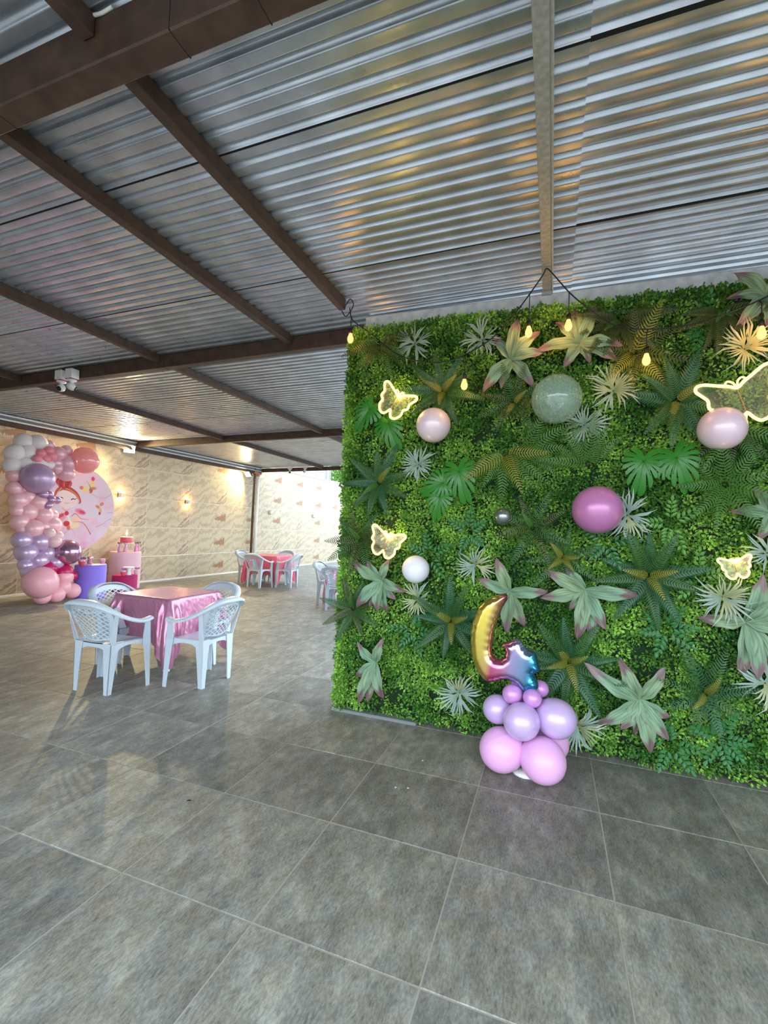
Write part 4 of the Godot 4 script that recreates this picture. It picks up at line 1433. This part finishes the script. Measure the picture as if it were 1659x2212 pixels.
# ------------------------------------------------------------------ party corner
func paint_disc() -> ImageTexture:
	var n := 512
	var im := Image.create(n, n, false, Image.FORMAT_RGB8)
	var cloud := noise(101, 0.006, 4)
	for y in n:
		for x in n:
			var v := cloud.get_noise_2d(x, y) * 0.8 + (float(y) / n - 0.62) * 0.9 + (float(x) / n - 0.6) * 0.25
			im.set_pixel(x, y, rgb(226, 204, 216).lerp(rgb(233, 164, 190), clampf(v * 1.6, 0, 1)))
	var px := func(u: float, v: float) -> Vector2: return Vector2((u * 0.5 + 0.5) * n, (0.5 - v * 0.5) * n)
	var blot := func(u: float, v: float, ru: float, rv: float, deg: float, c: Color, soft := 0.12, a := 1.0):
		var q: Vector2 = px.call(u, v)
		var ra := ru * n * 0.5
		var rb := rv * n * 0.5
		var m := int(maxf(ra, rb) + 2)
		for y in range(maxi(0, int(q.y) - m), mini(n, int(q.y) + m)):
			for x in range(maxi(0, int(q.x) - m), mini(n, int(q.x) + m)):
				var d := (Vector2(x, y) - q).rotated(deg_to_rad(deg))
				var k: float = sqrt(d.x * d.x / (ra * ra) + d.y * d.y / (rb * rb))
				if k < 1.0: im.set_pixel(x, y, im.get_pixel(x, y).lerp(c, a * smoothstep(1.0, 1.0 - soft, k)))
	var line := func(pts: Array, w0: float, w1: float, c: Color):
		var path := smooth_path(pts, 14)
		for i in path.size():
			var w := lerpf(w0, w1, float(i) / path.size())
			blot.call(path[i].x, path[i].y, w, w, 0.0, c, 0.35)
	var skin := rgb(240, 216, 208)
	var red := rgb(172, 34, 34)
	var auburn := rgb(190, 78, 44)
	# wings and skirt of the painted fairy
	blot.call(0.14, -0.09, 0.17, 0.085, -18.0, rgb(236, 120, 150), 0.5)
	blot.call(0.18, -0.10, 0.10, 0.045, -18.0, rgb(214, 60, 100), 0.5)
	blot.call(-0.30, -0.24, 0.17, 0.11, 35.0, rgb(240, 150, 165), 0.5)
	blot.call(-0.30, -0.20, 0.10, 0.05, 35.0, rgb(216, 60, 80), 0.5)
	blot.call(-0.02, -0.38, 0.20, 0.13, -10.0, rgb(242, 214, 168), 0.4)
	blot.call(0.05, -0.28, 0.14, 0.10, 10.0, rgb(245, 200, 170), 0.4)
	blot.call(-0.17, -0.38, 0.085, 0.075, 0.0, rgb(206, 32, 40), 0.3)
	blot.call(-0.12, -0.47, 0.05, 0.07, 0.0, rgb(222, 110, 70), 0.4)
	line.call([Vector2(-0.20, -0.12), Vector2(-0.12, -0.26), Vector2(-0.05, -0.40)], 0.03, 0.02, rgb(245, 222, 205))
	line.call([Vector2(-0.08, -0.20), Vector2(0.02, -0.12), Vector2(0.16, -0.22), Vector2(0.34, -0.25), Vector2(0.48, -0.27)], 0.024, 0.020, rgb(240, 190, 190))
	line.call([Vector2(-0.06, -0.20), Vector2(0.03, -0.14), Vector2(0.16, -0.25), Vector2(0.34, -0.28)], 0.008, 0.006, rgb(150, 50, 50))
	line.call([Vector2(0.0, -0.34), Vector2(0.16, -0.34), Vector2(0.28, -0.42), Vector2(0.40, -0.58)], 0.022, 0.026, rgb(240, 196, 190))
	line.call([Vector2(0.0, -0.33), Vector2(0.18, -0.34), Vector2(0.30, -0.44), Vector2(0.42, -0.62)], 0.006, 0.012, rgb(170, 50, 70))
	blot.call(-0.18, -0.14, 0.055, 0.06, 0.0, rgb(206, 40, 46), 0.3)
	# head: face, swept hair and a bun
	blot.call(-0.19, 0.18, 0.235, 0.235, 0.0, skin, 0.08)
	line.call([Vector2(-0.33, 0.46), Vector2(-0.17, 0.43), Vector2(0.0, 0.34), Vector2(0.09, 0.22), Vector2(0.12, 0.13), Vector2(0.08, 0.11)], 0.075, 0.010, auburn)
	line.call([Vector2(-0.33, 0.45), Vector2(-0.15, 0.40), Vector2(0.02, 0.30), Vector2(0.10, 0.17)], 0.012, 0.008, rgb(232, 160, 120))
	line.call([Vector2(-0.33, 0.45), Vector2(-0.10, 0.43), Vector2(0.05, 0.31)], 0.010, 0.006, rgb(130, 36, 26))
	line.call([Vector2(-0.32, 0.44), Vector2(-0.42, 0.36), Vector2(-0.47, 0.24)], 0.060, 0.016, auburn)
	line.call([Vector2(-0.32, 0.44), Vector2(-0.40, 0.34), Vector2(-0.45, 0.24)], 0.010, 0.006, rgb(236, 178, 140))
	blot.call(-0.28, 0.56, 0.19, 0.14, -8.0, red, 0.12)
	for k in 5:
		var u := -0.40 + 0.06 * k
		line.call([Vector2(u, 0.47), Vector2(u - 0.02 + 0.012 * k, 0.56), Vector2(u + 0.03, 0.66)], 0.009, 0.004, rgb(232, 140, 120) if k % 2 == 0 else rgb(112, 14, 20))
	line.call([Vector2(-0.09, 0.18), Vector2(-0.05, 0.205), Vector2(-0.01, 0.19), Vector2(0.03, 0.22)], 0.014, 0.006, rgb(60, 40, 44))
	line.call([Vector2(-0.36, 0.20), Vector2(-0.31, 0.215), Vector2(-0.28, 0.19)], 0.012, 0.007, rgb(60, 40, 44))
	line.call([Vector2(-0.24, 0.10), Vector2(-0.19, 0.08), Vector2(-0.14, 0.105)], 0.007, 0.005, rgb(196, 120, 120))
	blot.call(-0.05, 0.11, 0.06, 0.04, 0.0, rgb(244, 190, 186), 0.9, 0.6)
	line.call([Vector2(-0.28, -0.02), Vector2(-0.20, -0.08), Vector2(-0.10, -0.02)], 0.020, 0.012, rgb(238, 160, 168))
	# two painted butterflies
	blot.call(0.20, 0.46, 0.13, 0.085, -22.0, rgb(232, 214, 120), 0.4)
	blot.call(0.13, 0.48, 0.06, 0.055, 0.0, rgb(224, 110, 130), 0.5)
	blot.call(0.38, 0.60, 0.065, 0.16, -14.0, rgb(236, 214, 128), 0.4)
	blot.call(0.40, 0.72, 0.055, 0.065, 0.0, rgb(214, 60, 120), 0.4)
	blot.call(0.42, 0.49, 0.10, 0.045, 8.0, rgb(222, 132, 90), 0.4)
	blot.call(0.37, 0.42, 0.045, 0.075, -20.0, rgb(206, 90, 70), 0.4)
	line.call([Vector2(0.33, 0.44), Vector2(0.34, 0.52), Vector2(0.24, 0.66)], 0.014, 0.005, rgb(120, 90, 90))
	blot.call(0.66, 0.12, 0.07, 0.05, 30.0, rgb(216, 138, 90), 0.4)
	blot.call(0.56, 0.05, 0.075, 0.045, -30.0, rgb(214, 128, 80), 0.4)
	blot.call(0.63, -0.02, 0.045, 0.09, 12.0, rgb(226, 176, 110), 0.4)
	blot.call(0.62, -0.11, 0.035, 0.05, 0.0, rgb(176, 70, 60), 0.4)
	# thin painted twigs
	var twig := rgb(176, 140, 164)
	line.call([Vector2(0.95, 0.46), Vector2(0.85, 0.34), Vector2(0.70, 0.27), Vector2(0.50, 0.30), Vector2(0.40, 0.36)], 0.008, 0.005, twig)
	line.call([Vector2(1.0, -0.10), Vector2(0.90, -0.07), Vector2(0.80, -0.10)], 0.007, 0.004, twig)
	line.call([Vector2(0.54, -0.44), Vector2(0.70, -0.38), Vector2(0.85, -0.27), Vector2(0.95, -0.24)], 0.008, 0.006, rgb(196, 130, 160))
	line.call([Vector2(-0.20, -0.60), Vector2(-0.05, -0.50), Vector2(0.05, -0.62)], 0.007, 0.005, rgb(190, 120, 150))
	return ImageTexture.create_from_image(im)

func plinth(called: String, label: String, at: Vector3, r: float, h: float, m: Material) -> void:
	var t := thing(called, label, "plinth", at, 0.0, "round display plinths")
	part(t, "drum", lathe_mesh([Vector2(0, h - 0.004), Vector2(r - 0.008, h - 0.004), Vector2(r, h - 0.014), Vector2(r * 0.985, 0.02), Vector2(r, 0.0), Vector2(0, 0.0)], 40), m)
	part(t, "top_board", lathe_mesh([Vector2(0, h + 0.004), Vector2(r * 0.97, h + 0.004), Vector2(r * 0.985, h - 0.002), Vector2(0, h - 0.006)], 40), m)

func bow(parent: Node, at: Vector3, size: float, m: Material) -> void:
	var st := new_st()
	for s in [-1.0, 1.0]:
		var loop := smooth_path([Vector3(0, 0, 0), Vector3(0.6 * s, 0.55, 0.1), Vector3(1.0 * s, 0.25, 0), Vector3(0.6 * s, -0.15, 0.1), Vector3(0, 0, 0)].map(func(v): return v * size), 4)
		tube(st, loop, size * 0.17, 6)
	part(parent, "bow", done(st), m, Transform3D(Basis(Vector3.UP, PI / 3), at))

func party_bottle(at: Vector3, label: String) -> void:
	var t := thing("favor_bottle", label, "bottle", at, 0.0, "favor bottles round the cake")
	part(t, "body", lathe_mesh([Vector2(0, 0), Vector2(0.032, 0), Vector2(0.036, 0.01), Vector2(0.035, 0.07), Vector2(0.014, 0.13), Vector2(0.014, 0.165), Vector2(0.018, 0.168), Vector2(0.018, 0.18), Vector2(0, 0.182)], 14), M.bottle_glass)
	bow(t, Vector3(0, 0.185, 0), 0.038, M.bow)

func treat_cup(at: Vector3, label: String, m: Material, with_bow: bool) -> void:
	var t := thing("treat_cup", label, "cup", at, 0.0, "treat cups on the plinths")
	part(t, "cup", lathe_mesh([Vector2(0, 0), Vector2(0.036, 0), Vector2(0.052, 0.075), Vector2(0.055, 0.078), Vector2(0.046, 0.07), Vector2(0, 0.06)], 16), m)
	var st := new_st()
	for k in 5:
		var a := TAU * k / 5
		lathe(st, [Vector2(0, 0.028), Vector2(0.018, 0.020), Vector2(0.024, 0.0), Vector2(0.016, -0.02), Vector2(0, -0.024)], 8, Transform3D(Basis.IDENTITY, Vector3(0.024 * cos(a), 0.085, 0.024 * sin(a))))
	part(t, "sweets", done(st), M.blush)
	if with_bow: bow(t, Vector3(0.02, 0.125, 0), 0.042, M.lilac_bow)

func party_corner() -> void:
	# round printed panel on a stand, parallel to the side wall
	var along := Vector3(0.05, 0, -1).normalized()
	var t := thing("round_backdrop", "large round pink fabric panel painted with a red-haired fairy and butterflies, behind the balloon garland", "backdrop", Vector3(-9.0, 0, 0) + along * 6.404, atan2(1.0, 0.05))
	var st := new_st()
	st.set_smooth_group(-1)
	var r := 0.822
	for k in 64:
		var a := TAU * k / 64
		var b := TAU * (k + 1) / 64
		for p in [Vector3.ZERO, Vector3(r * cos(b), r * sin(b), 0), Vector3(r * cos(a), r * sin(a), 0)]:
			st.set_uv(Vector2(p.x / r * 0.5 + 0.5, 0.5 - p.y / r * 0.5))
			st.add_vertex(p + Vector3(0, 1.669, 0.022))
	var cloth := mat(Color.WHITE, 0.6)
	cloth.albedo_texture = paint_disc()
	part(t, "printed_cover", done(st), cloth)
	part(t, "hoop", lathe_mesh([Vector2(0.0, 0.02), Vector2(r - 0.002, 0.02), Vector2(r + 0.006, 0.012), Vector2(r + 0.006, -0.012), Vector2(r - 0.002, -0.02), Vector2(0, -0.02)], 64), M.blush, Transform3D(Basis(Vector3.RIGHT, PI / 2), Vector3(0, 1.669, 0)))
	for s in [-0.30, -0.05]:
		part(t, "stand_leg", box_mesh(Vector3(s, 0.48, -0.05), Vector3(0.035, 0.96, 0.03), 0.004), M.white)

	var skins := {"white": latex(rgb(236, 226, 226)), "coral": latex(rgb(238, 144, 158)), "pearl": pearl(rgb(234, 182, 196), 0.34, 0.15), "grape": pearl(rgb(186, 154, 192), 0.34, 0.25), "pink": pearl(rgb(243, 186, 192), 0.34, 0.08), "lilac": pearl(rgb(186, 146, 180), 0.3, 0.4), "cream": latex(rgb(236, 196, 200)), "purple": pearl(rgb(204, 176, 208), 0.3, 0.35), "mauve": pearl(rgb(190, 140, 172), 0.16, 0.8), "fuchsia": latex(rgb(190, 22, 90)), "rose": latex(rgb(244, 178, 188))}
	var bubble := mat(Color(0.95, 0.58, 0.62, 0.75), 0.1)
	bubble.transparency = BaseMaterial3D.TRANSPARENCY_ALPHA
	bubble.metallic_specular = 0.7
	skins["bubble"] = bubble
	var words := {"white": "white balloon", "coral": "small coral balloon", "pearl": "pearly pink balloon", "bubble": "large glossy see-through pink balloon", "grape": "large purple balloon", "pink": "pink balloon", "lilac": "small purple balloon", "cream": "small cream balloon", "purple": "metallic purple balloon", "mauve": "large mirror-like mauve balloon", "fuchsia": "fuchsia balloon", "rose": "rose pink balloon low in the garland"}
	var spots := {
		"white": [[-8.61,2.75,-5.38,0.152], [-8.54,2.75,-5.56,0.158], [-8.58,2.53,-5.24,0.151], [-8.57,2.56,-5.42,0.170], [-8.54,2.30,-5.19,0.141], [-8.53,2.34,-5.37,0.160], [-8.47,2.35,-5.54,0.178], [-8.46,2.40,-5.73,0.090]],
		"coral": [[-8.39,2.57,-5.53,0.080], [-8.39,2.63,-5.66,0.086], [-8.38,2.46,-5.47,0.079], [-8.37,2.48,-5.60,0.080], [-8.37,2.54,-5.69,0.089]],
		"pearl": [[-8.53,2.76,-5.75,0.091], [-8.49,2.62,-5.90,0.137], [-8.49,2.70,-6.05,0.110], [-8.45,2.47,-6.06,0.156], [-8.44,2.35,-5.86,0.099], [-8.46,2.45,-5.85,0.100], [-8.42,2.28,-6.02,0.146]],
		"bubble": [[-8.33,2.56,-6.29,0.248]],
		"grape": [[-8.31,2.12,-5.45,0.262]],
		"pink": [[-8.50,2.14,-5.20,0.123], [-8.46,1.93,-5.19,0.122], [-8.46,1.95,-5.32,0.114], [-8.42,1.73,-5.24,0.148], [-8.42,1.79,-5.38,0.140], [-8.35,1.71,-5.51,0.158], [-8.39,1.56,-5.21,0.113], [-8.37,1.54,-5.36,0.157], [-8.30,1.50,-5.58,0.149], [-8.30,1.50,-5.72,0.106], [-8.35,1.37,-5.24,0.138], [-8.26,1.33,-5.71,0.150], [-8.27,1.26,-5.40,0.165], [-8.32,1.25,-5.29,0.104], [-8.27,1.30,-5.57,0.122]],
		"lilac": [[-8.25,1.85,-5.52,0.078], [-8.25,1.86,-5.62,0.067], [-8.23,1.77,-5.65,0.074], [-8.22,1.77,-5.74,0.067], [-8.22,1.67,-5.59,0.070]],
		"cream": [[-8.12,1.19,-5.58,0.090], [-8.11,1.15,-5.72,0.084], [-8.09,1.05,-5.65,0.113]],
		"purple": [[-8.29,1.07,-5.25,0.155], [-8.22,1.04,-5.49,0.165], [-8.24,0.86,-5.31,0.169], [-8.18,0.84,-5.60,0.139], [-8.16,0.73,-5.46,0.152], [-8.14,0.68,-5.73,0.137], [-8.20,0.65,-5.28,0.117], [-8.13,0.54,-5.30,0.128]],
		"mauve": [[-8.05,0.86,-5.87,0.220]],
		"fuchsia": [[-8.13,0.57,-5.54,0.156], [-8.12,0.58,-5.65,0.105], [-8.10,0.50,-5.85,0.159], [-8.08,0.43,-6.00,0.089]],
		"rose": [[-7.97,0.38,-5.38,0.263], [-8.08,0.42,-5.84,0.158], [-8.05,0.25,-5.81,0.144], [-8.03,0.17,-5.98,0.138], [-8.03,0.135,-5.46,0.134], [-8.02,0.14,-5.69,0.139], [-8.04,0.18,-5.65,0.122]]}
	var g := thing("balloon_garland", "tall garland of white, pink, purple and fuchsia balloons along the left of the round backdrop", "balloon garland", Vector3(-8.35, 0, -5.5))
	var st2 := new_st()
	tube(st2, smooth_path([Vector3(0.30, 0.02, -0.05), Vector3(0.20, 0.5, 0.05), Vector3(0.1, 1.0, 0.08), Vector3(-0.06, 1.7, 0.18), Vector3(-0.15, 2.3, 0.12), Vector3(-0.15, 2.55, -0.2), Vector3(-0.08, 2.5, -0.6)], 4), 0.012, 6)
	part(g, "garland_strip", done(st2), M.white)
	for k in spots:
		for b in spots[k]:
			var at := Vector3(b[0] + 8.35, b[1], b[2] + 5.5)
			var lean := Vector3(rng.randf_range(0.2, 1.0), rng.randf_range(-0.5, 0.6), rng.randf_range(-0.8, 0.8))
			part(g, "balloon", balloon_shape if b[3] < 0.2 else round_shape, skins[k], Transform3D(turned(Vector3.UP, lean).scaled(Vector3.ONE * b[3]), at), words[k])

	plinth("round_plinth", "violet round plinth nearest the balloon garland", Vector3(-8.13, 0, -6.39), 0.26, 0.60, M.violet)
	plinth("round_plinth", "tallest round plinth, pale pink, carrying the cake", Vector3(-8.70, 0, -7.63), 0.31, 0.775, M.blush)
	plinth("round_plinth", "low hot pink round plinth in front of the pale one", Vector3(-8.27, 0, -7.27), 0.235, 0.33, M.hot)

	t = thing("cake_stand", "white pedestal under the pink cake", "cake stand", Vector3(-8.66, 0.78, -7.60))
	part(t, "foot", lathe_mesh([Vector2(0, 0), Vector2(0.07, 0), Vector2(0.066, 0.012), Vector2(0.024, 0.03), Vector2(0.020, 0.10), Vector2(0.030, 0.17), Vector2(0, 0.175)], 20), M.cake_stand)
	part(t, "plate", lathe_mesh([Vector2(0, 0.19), Vector2(0.16, 0.195), Vector2(0.165, 0.188), Vector2(0.15, 0.178), Vector2(0, 0.172)], 28), M.cake_stand)
	t = thing("cake", "small round pink cake on its pedestal", "cake", Vector3(-8.66, 0.972, -7.60))
	part(t, "sponge", lathe_mesh([Vector2(0, 0.118), Vector2(0.108, 0.118), Vector2(0.118, 0.108), Vector2(0.12, 0.0), Vector2(0, 0.0)], 28), M.cake)
	part(t, "piping", lathe_mesh([Vector2(0.108, 0.122), Vector2(0.118, 0.132), Vector2(0.125, 0.120), Vector2(0.118, 0.110)], 28), M.cake_stand)
	t = thing("candle", "white flame-shaped candle on top of the cake", "candle", Vector3(-8.66, 1.09, -7.60))
	part(t, "stick", lathe_mesh([Vector2(0, 0.05), Vector2(0.006, 0.05), Vector2(0.006, 0.0), Vector2(0, 0)], 8), M.candle)
	part(t, "flame", lathe_mesh([Vector2(0, 0.17), Vector2(0.006, 0.14), Vector2(0.017, 0.095), Vector2(0.02, 0.075), Vector2(0.013, 0.055), Vector2(0, 0.048)], 12), M.flame)
	var lamp := OmniLight3D.new()
	lamp.name = "flame_light"
	lamp.light_color = Color(1.0, 0.85, 0.6)
	lamp.light_energy = 0.02
	lamp.light_size = 0.02
	lamp.omni_range = 12.0
	lamp.omni_attenuation = 2.0
	lamp.shadow_enabled = true
	lamp.position = Vector3(0, 0.09, 0)
	t.add_child(lamp, true)
	party_bottle(Vector3(-8.60, 0.78, -7.39), "leftmost small pink bottle on the pale plinth with the cake")
	party_bottle(Vector3(-8.56, 0.78, -7.50), "pink bottle just left of the cake pedestal")
	party_bottle(Vector3(-8.55, 0.78, -7.76), "pink bottle with a dark bow right of the cake pedestal")
	party_bottle(Vector3(-8.60, 0.78, -7.87), "rightmost pink bottle with a dark bow beside the cake")
	treat_cup(Vector3(-8.15, 0.335, -7.12), "pink treat cup at the left of the hot pink plinth", M.cake, true)
	treat_cup(Vector3(-8.13, 0.335, -7.42), "pink treat cup at the right of the hot pink plinth", M.cake_stand, true)
	t = thing("cake_stand", "small white pedestal on the hot pink plinth", "cake stand", Vector3(-8.20, 0.335, -7.29))
	part(t, "foot", lathe_mesh([Vector2(0, 0), Vector2(0.06, 0), Vector2(0.05, 0.02), Vector2(0.036, 0.10), Vector2(0.05, 0.13), Vector2(0, 0.135)], 18), M.white)
	part(t, "plate", lathe_mesh([Vector2(0, 0.155), Vector2(0.10, 0.165), Vector2(0.105, 0.155), Vector2(0.09, 0.138), Vector2(0, 0.132)], 24), M.white)
	t = thing("tray", "flat white tray on the violet plinth", "tray", Vector3(-8.03, 0.604, -6.42))
	part(t, "plate", box_mesh(Vector3(0, 0.008, 0), Vector3(0.16, 0.016, 0.30), 0.005), M.white)
	t = thing("jug", "small glossy pink pot in the middle of the violet plinth", "pot", Vector3(-8.12, 0.604, -6.36))
	part(t, "body", lathe_mesh([Vector2(0, 0.15), Vector2(0.05, 0.155), Vector2(0.055, 0.15), Vector2(0.042, 0.11), Vector2(0.052, 0.05), Vector2(0.04, 0.0), Vector2(0, 0.0)], 20), pearl(rgb(206, 160, 170), 0.2, 0.7))
	treat_cup(Vector3(-8.06, 0.604, -6.16), "pink treat cup with a purple bow at the left of the violet plinth", M.cake, true)
	treat_cup(Vector3(-8.14, 0.604, -6.20), "treat cup with a purple bow behind the leftmost one on the violet plinth", M.bottle_glass, true)
	treat_cup(Vector3(-8.06, 0.604, -6.57), "pale pink treat cup at the right of the violet plinth", M.bottle_glass, false)


# ------------------------------------------------------------------ lamps, cameras, odds and ends
func floodlight(label: String, at: Vector3, aim: Vector3, energy: float) -> void:
	var t := thing("floodlight", label, "lamp", at)
	var b := basis_from(aim.cross(Vector3.UP), aim)
	part(t, "housing", box_mesh(Vector3(0, 0, -0.02), Vector3(0.24, 0.19, 0.05), 0.012, Transform3D(b, Vector3.ZERO)), M.black)
	part(t, "lens", box_mesh(Vector3(0, 0, 0.008), Vector3(0.215, 0.165, 0.008), 0.003, Transform3D(b, Vector3.ZERO)), M.lens)
	var st := new_st()
	tube(st, [Vector3(-0.06, 0.0, -0.03), Vector3(-0.06, 0.09, -0.06), Vector3(0.06, 0.09, -0.06), Vector3(0.06, 0.0, -0.03)].map(func(v): return b * v), 0.008, 6)
	part(t, "bracket", done(st), M.black)
	var l := SpotLight3D.new()
	l.name = "flood_beam"
	l.light_color = Color(1.0, 0.90, 0.68)
	l.light_energy = energy
	l.light_size = 0.05
	l.spot_range = 30.0
	l.spot_attenuation = 2.0
	l.spot_angle = 78.0
	l.spot_angle_attenuation = 0.6
	l.shadow_enabled = true
	t.add_child(l, true)
	l.transform = Transform3D(Basis.looking_at(aim, Vector3.UP), aim.normalized() * 0.05)

func sconce(label: String, s: float, y: float, lit: bool) -> void:
	var along := Vector3(0.05, 0, -1).normalized()
	var t := thing("wall_sconce", label, "lamp", Vector3(-9.45, y, 0) + along * s, atan2(1.0, 0.05), "small box sconces on the marble wall")
	part(t, "body", box_mesh(Vector3(0, 0, 0.06), Vector3(0.09, 0.10, 0.09), 0.006), M.pipe)
	part(t, "wall_plate", box_mesh(Vector3(0, 0, 0.008), Vector3(0.11, 0.13, 0.016), 0.004), M.kerb)
	for d in [-1.0, 1.0]:
		part(t, "glow_lens" if lit else "lens", box_mesh(Vector3(0, d * 0.052, 0.062), Vector3(0.06, 0.008, 0.06), 0.002), M.sconce_glow if lit else M.dark_glass)
		if lit:
			var l := OmniLight3D.new()
			l.name = "sconce_light"
			l.light_color = Color(1.0, 0.78, 0.45)
			l.light_energy = 0.09
			l.light_size = 0.03
			l.omni_range = 12.0
			l.omni_attenuation = 2.0
			l.shadow_enabled = true
			l.position = Vector3(0, d * 0.075, 0.07)
			t.add_child(l, true)

func security_camera(label: String, at: Vector3, turn: float, faces: float) -> void:
	var t := thing("security_camera", label, "camera", at, turn, "white security cameras on the roof beams")
	part(t, "junction_box", box_mesh(Vector3(0, 0.0, 0), Vector3(0.115, 0.115, 0.10), 0.006), M.white)
	part(t, "gasket", box_mesh(Vector3(0, -0.062, 0), Vector3(0.105, 0.010, 0.09), 0.002), M.hot)
	part(t, "mount", lathe_mesh([Vector2(0, -0.066), Vector2(0.052, -0.068), Vector2(0.050, -0.080), Vector2(0.020, -0.092), Vector2(0.016, -0.115), Vector2(0, -0.115)], 18), M.white)
	var b := Basis(Vector3.UP, faces) * Basis(Vector3.RIGHT, 0.45)
	var st := new_st()
	lathe(st, [Vector2(0, 0.05), Vector2(0.025, 0.046), Vector2(0.042, 0.02), Vector2(0.044, -0.012), Vector2(0.030, -0.042), Vector2(0, -0.05)], 18, Transform3D(b * Basis(Vector3.RIGHT, PI / 2), Vector3(0, -0.15, 0)))
	part(t, "head", done(st), M.white)
	st = new_st()
	lathe(st, [Vector2(0, 0.056), Vector2(0.020, 0.053), Vector2(0.030, 0.044), Vector2(0.0, 0.030)], 14, Transform3D(b * Basis(Vector3.RIGHT, PI / 2), Vector3(0, -0.15, 0)))
	part(t, "camera_eye", done(st), M.dark_glass)

func fittings() -> void:
	floodlight("bright warm floodlight above the marble wall right of the balloon garland", Vector3(-8.90, 3.045, -7.75), Vector3(0.80, -0.42, 0.62), 13.0)
	floodlight("floodlight on the edge beam by the corner post, turned to the wall", Vector3(-8.66, 2.97, -11.72), Vector3(-0.16, -0.62, 0.76), 4.5)
	sconce("lit box sconce just right of the round backdrop", 7.72, 2.01, true)
	sconce("lit box sconce midway between the backdrop and the corner post", 9.63, 1.985, true)
	sconce("unlit box sconce just past the corner post", 13.16, 1.875, false)
	sconce("unlit box sconce farthest along the marble wall", 15.9, 1.86, false)
	security_camera("left one of the paired white security cameras on the near beam, its dark eye showing", Vector3(-5.615, 3.19, -3.885), 0.0, 0.35)
	security_camera("right one of the paired white security cameras on the near beam, turned away", Vector3(-5.44, 3.195, -3.885), 0.0, 2.4)
	security_camera("left security camera on the farthest beam", Vector3(-7.55, 3.25, -12.27), 0.0, 0.6)
	security_camera("right security camera on the farthest beam", Vector3(-7.03, 3.27, -12.27), 0.0, -0.6)
	var st := new_st()
	tube(st, [Vector3(-8.6, 3.30, -12.31), Vector3(-5.0, 3.375, -12.31)], 0.018, 8)
	tag(part(self, "conduit", done(st), M.pipe), "thin white conduit pipe along the farthest roof beam", "pipe")
	# scraps on the floor
	st = new_st()
	leaf_blade(st, Transform3D(basis_from(Vector3(1, 0, -0.6), Vector3.UP), Vector3(-1.805, 0.003, -2.05)), 0.03, 0.012, 0.4, 0.0)
	tag(part(self, "leaf_scrap", done(st), M.black), "tiny dark leaf scrap lying alone on the floor tiles", "leaf")
	for p in [[Vector3(-0.756, 0.002, -2.99), "white paper crumb nearest the planted wall on the floor"], [Vector3(-0.75, 0.002, -2.643), "right one of two white paper crumbs lying together on the floor"], [Vector3(-0.818, 0.002, -2.62), "left one of two white paper crumbs lying together on the floor"]]:
		st = new_st()
		leaf_blade(st, Transform3D(basis_from(Vector3(0.4, 0, -1), Vector3.UP), p[0]), 0.018, 0.014, 0.5, 0.0)
		tag(part(self, "paper_crumb", done(st), M.white), p[1], "crumb", "paper crumbs on the floor")


func outside() -> void:
	# neighbouring house and tree beyond the side wall
	var t := thing("neighbor_building", "pinkish neighboring house wall rising beyond the marble wall", "building", Vector3(-11.6, 0, 0))
	part(t, "wall", box_mesh(Vector3(-0.3, 3.5, -19.0), Vector3(0.6, 7.0, 5.0), 0.01), mat(rgb(214, 184, 178), 0.85))
	part(t, "side_wall", box_mesh(Vector3(-0.3, 3.5, -22.4), Vector3(0.5, 7.0, 1.7), 0.01), mat(rgb(176, 172, 176), 0.85))
	for z in [-21.4, -22.65]:
		var st := new_st()
		tube(st, [Vector3(0.06, 3.2, z), Vector3(0.06, 6.8, z)], 0.035, 8)
		part(t, "drainpipe", done(st), M.pipe)
	var st2 := new_st()
	tube(st2, smooth_path([Vector3(0.05, 4.02, -19.2), Vector3(0.05, 4.02, -20.2), Vector3(0.05, 3.98, -20.45), Vector3(0.05, 3.7, -20.5)], 4), 0.03, 8)
	part(t, "waste_pipe", done(st2), M.pipe)
	t = thing("tree", "bright green leafy tree beyond the marble wall beside the planted wall's edge", "tree", Vector3(-11.2, 0, -25.2))
	st2 = new_st()
	tube(st2, [Vector3.ZERO, Vector3(0.1, 2.0, 0), Vector3(0, 3.4, 0.1), Vector3(0.3, 4.6, 0.1)], [0.16, 0.13, 0.10, 0.04], 8)
	part(t, "trunk", done(st2), M.stem)
	var where := []
	var tint := []
	var bunch := new_st()
	for k in 9:
		leaf_blade(bunch, Transform3D(Basis(Vector3(rng.randf(), rng.randf(), rng.randf() + 0.1).normalized(), rng.randf() * TAU), Vector3(rng.randf_range(-0.1, 0.1), rng.randf_range(-0.1, 0.1), rng.randf_range(-0.1, 0.1))), 0.16, 0.06)
	for k in 1500:
		var d := Vector3(rng.randfn(), rng.randfn(), rng.randfn()).normalized() * pow(rng.randf(), 0.4)
		where.append(Transform3D(Basis(Vector3.UP, rng.randf() * TAU) * Basis(Vector3.RIGHT, rng.randf() * TAU), Vector3(0.2 + d.x * 1.8, 4.3 + d.y * 1.5, d.z * 1.9)))
		tint.append(Color(0.10, 0.30, 0.03).lerp(Color(0.24, 0.46, 0.06), rng.randf()))
	scatter("tree_leaves", done(bunch), M.boxwood, where, tint, t)
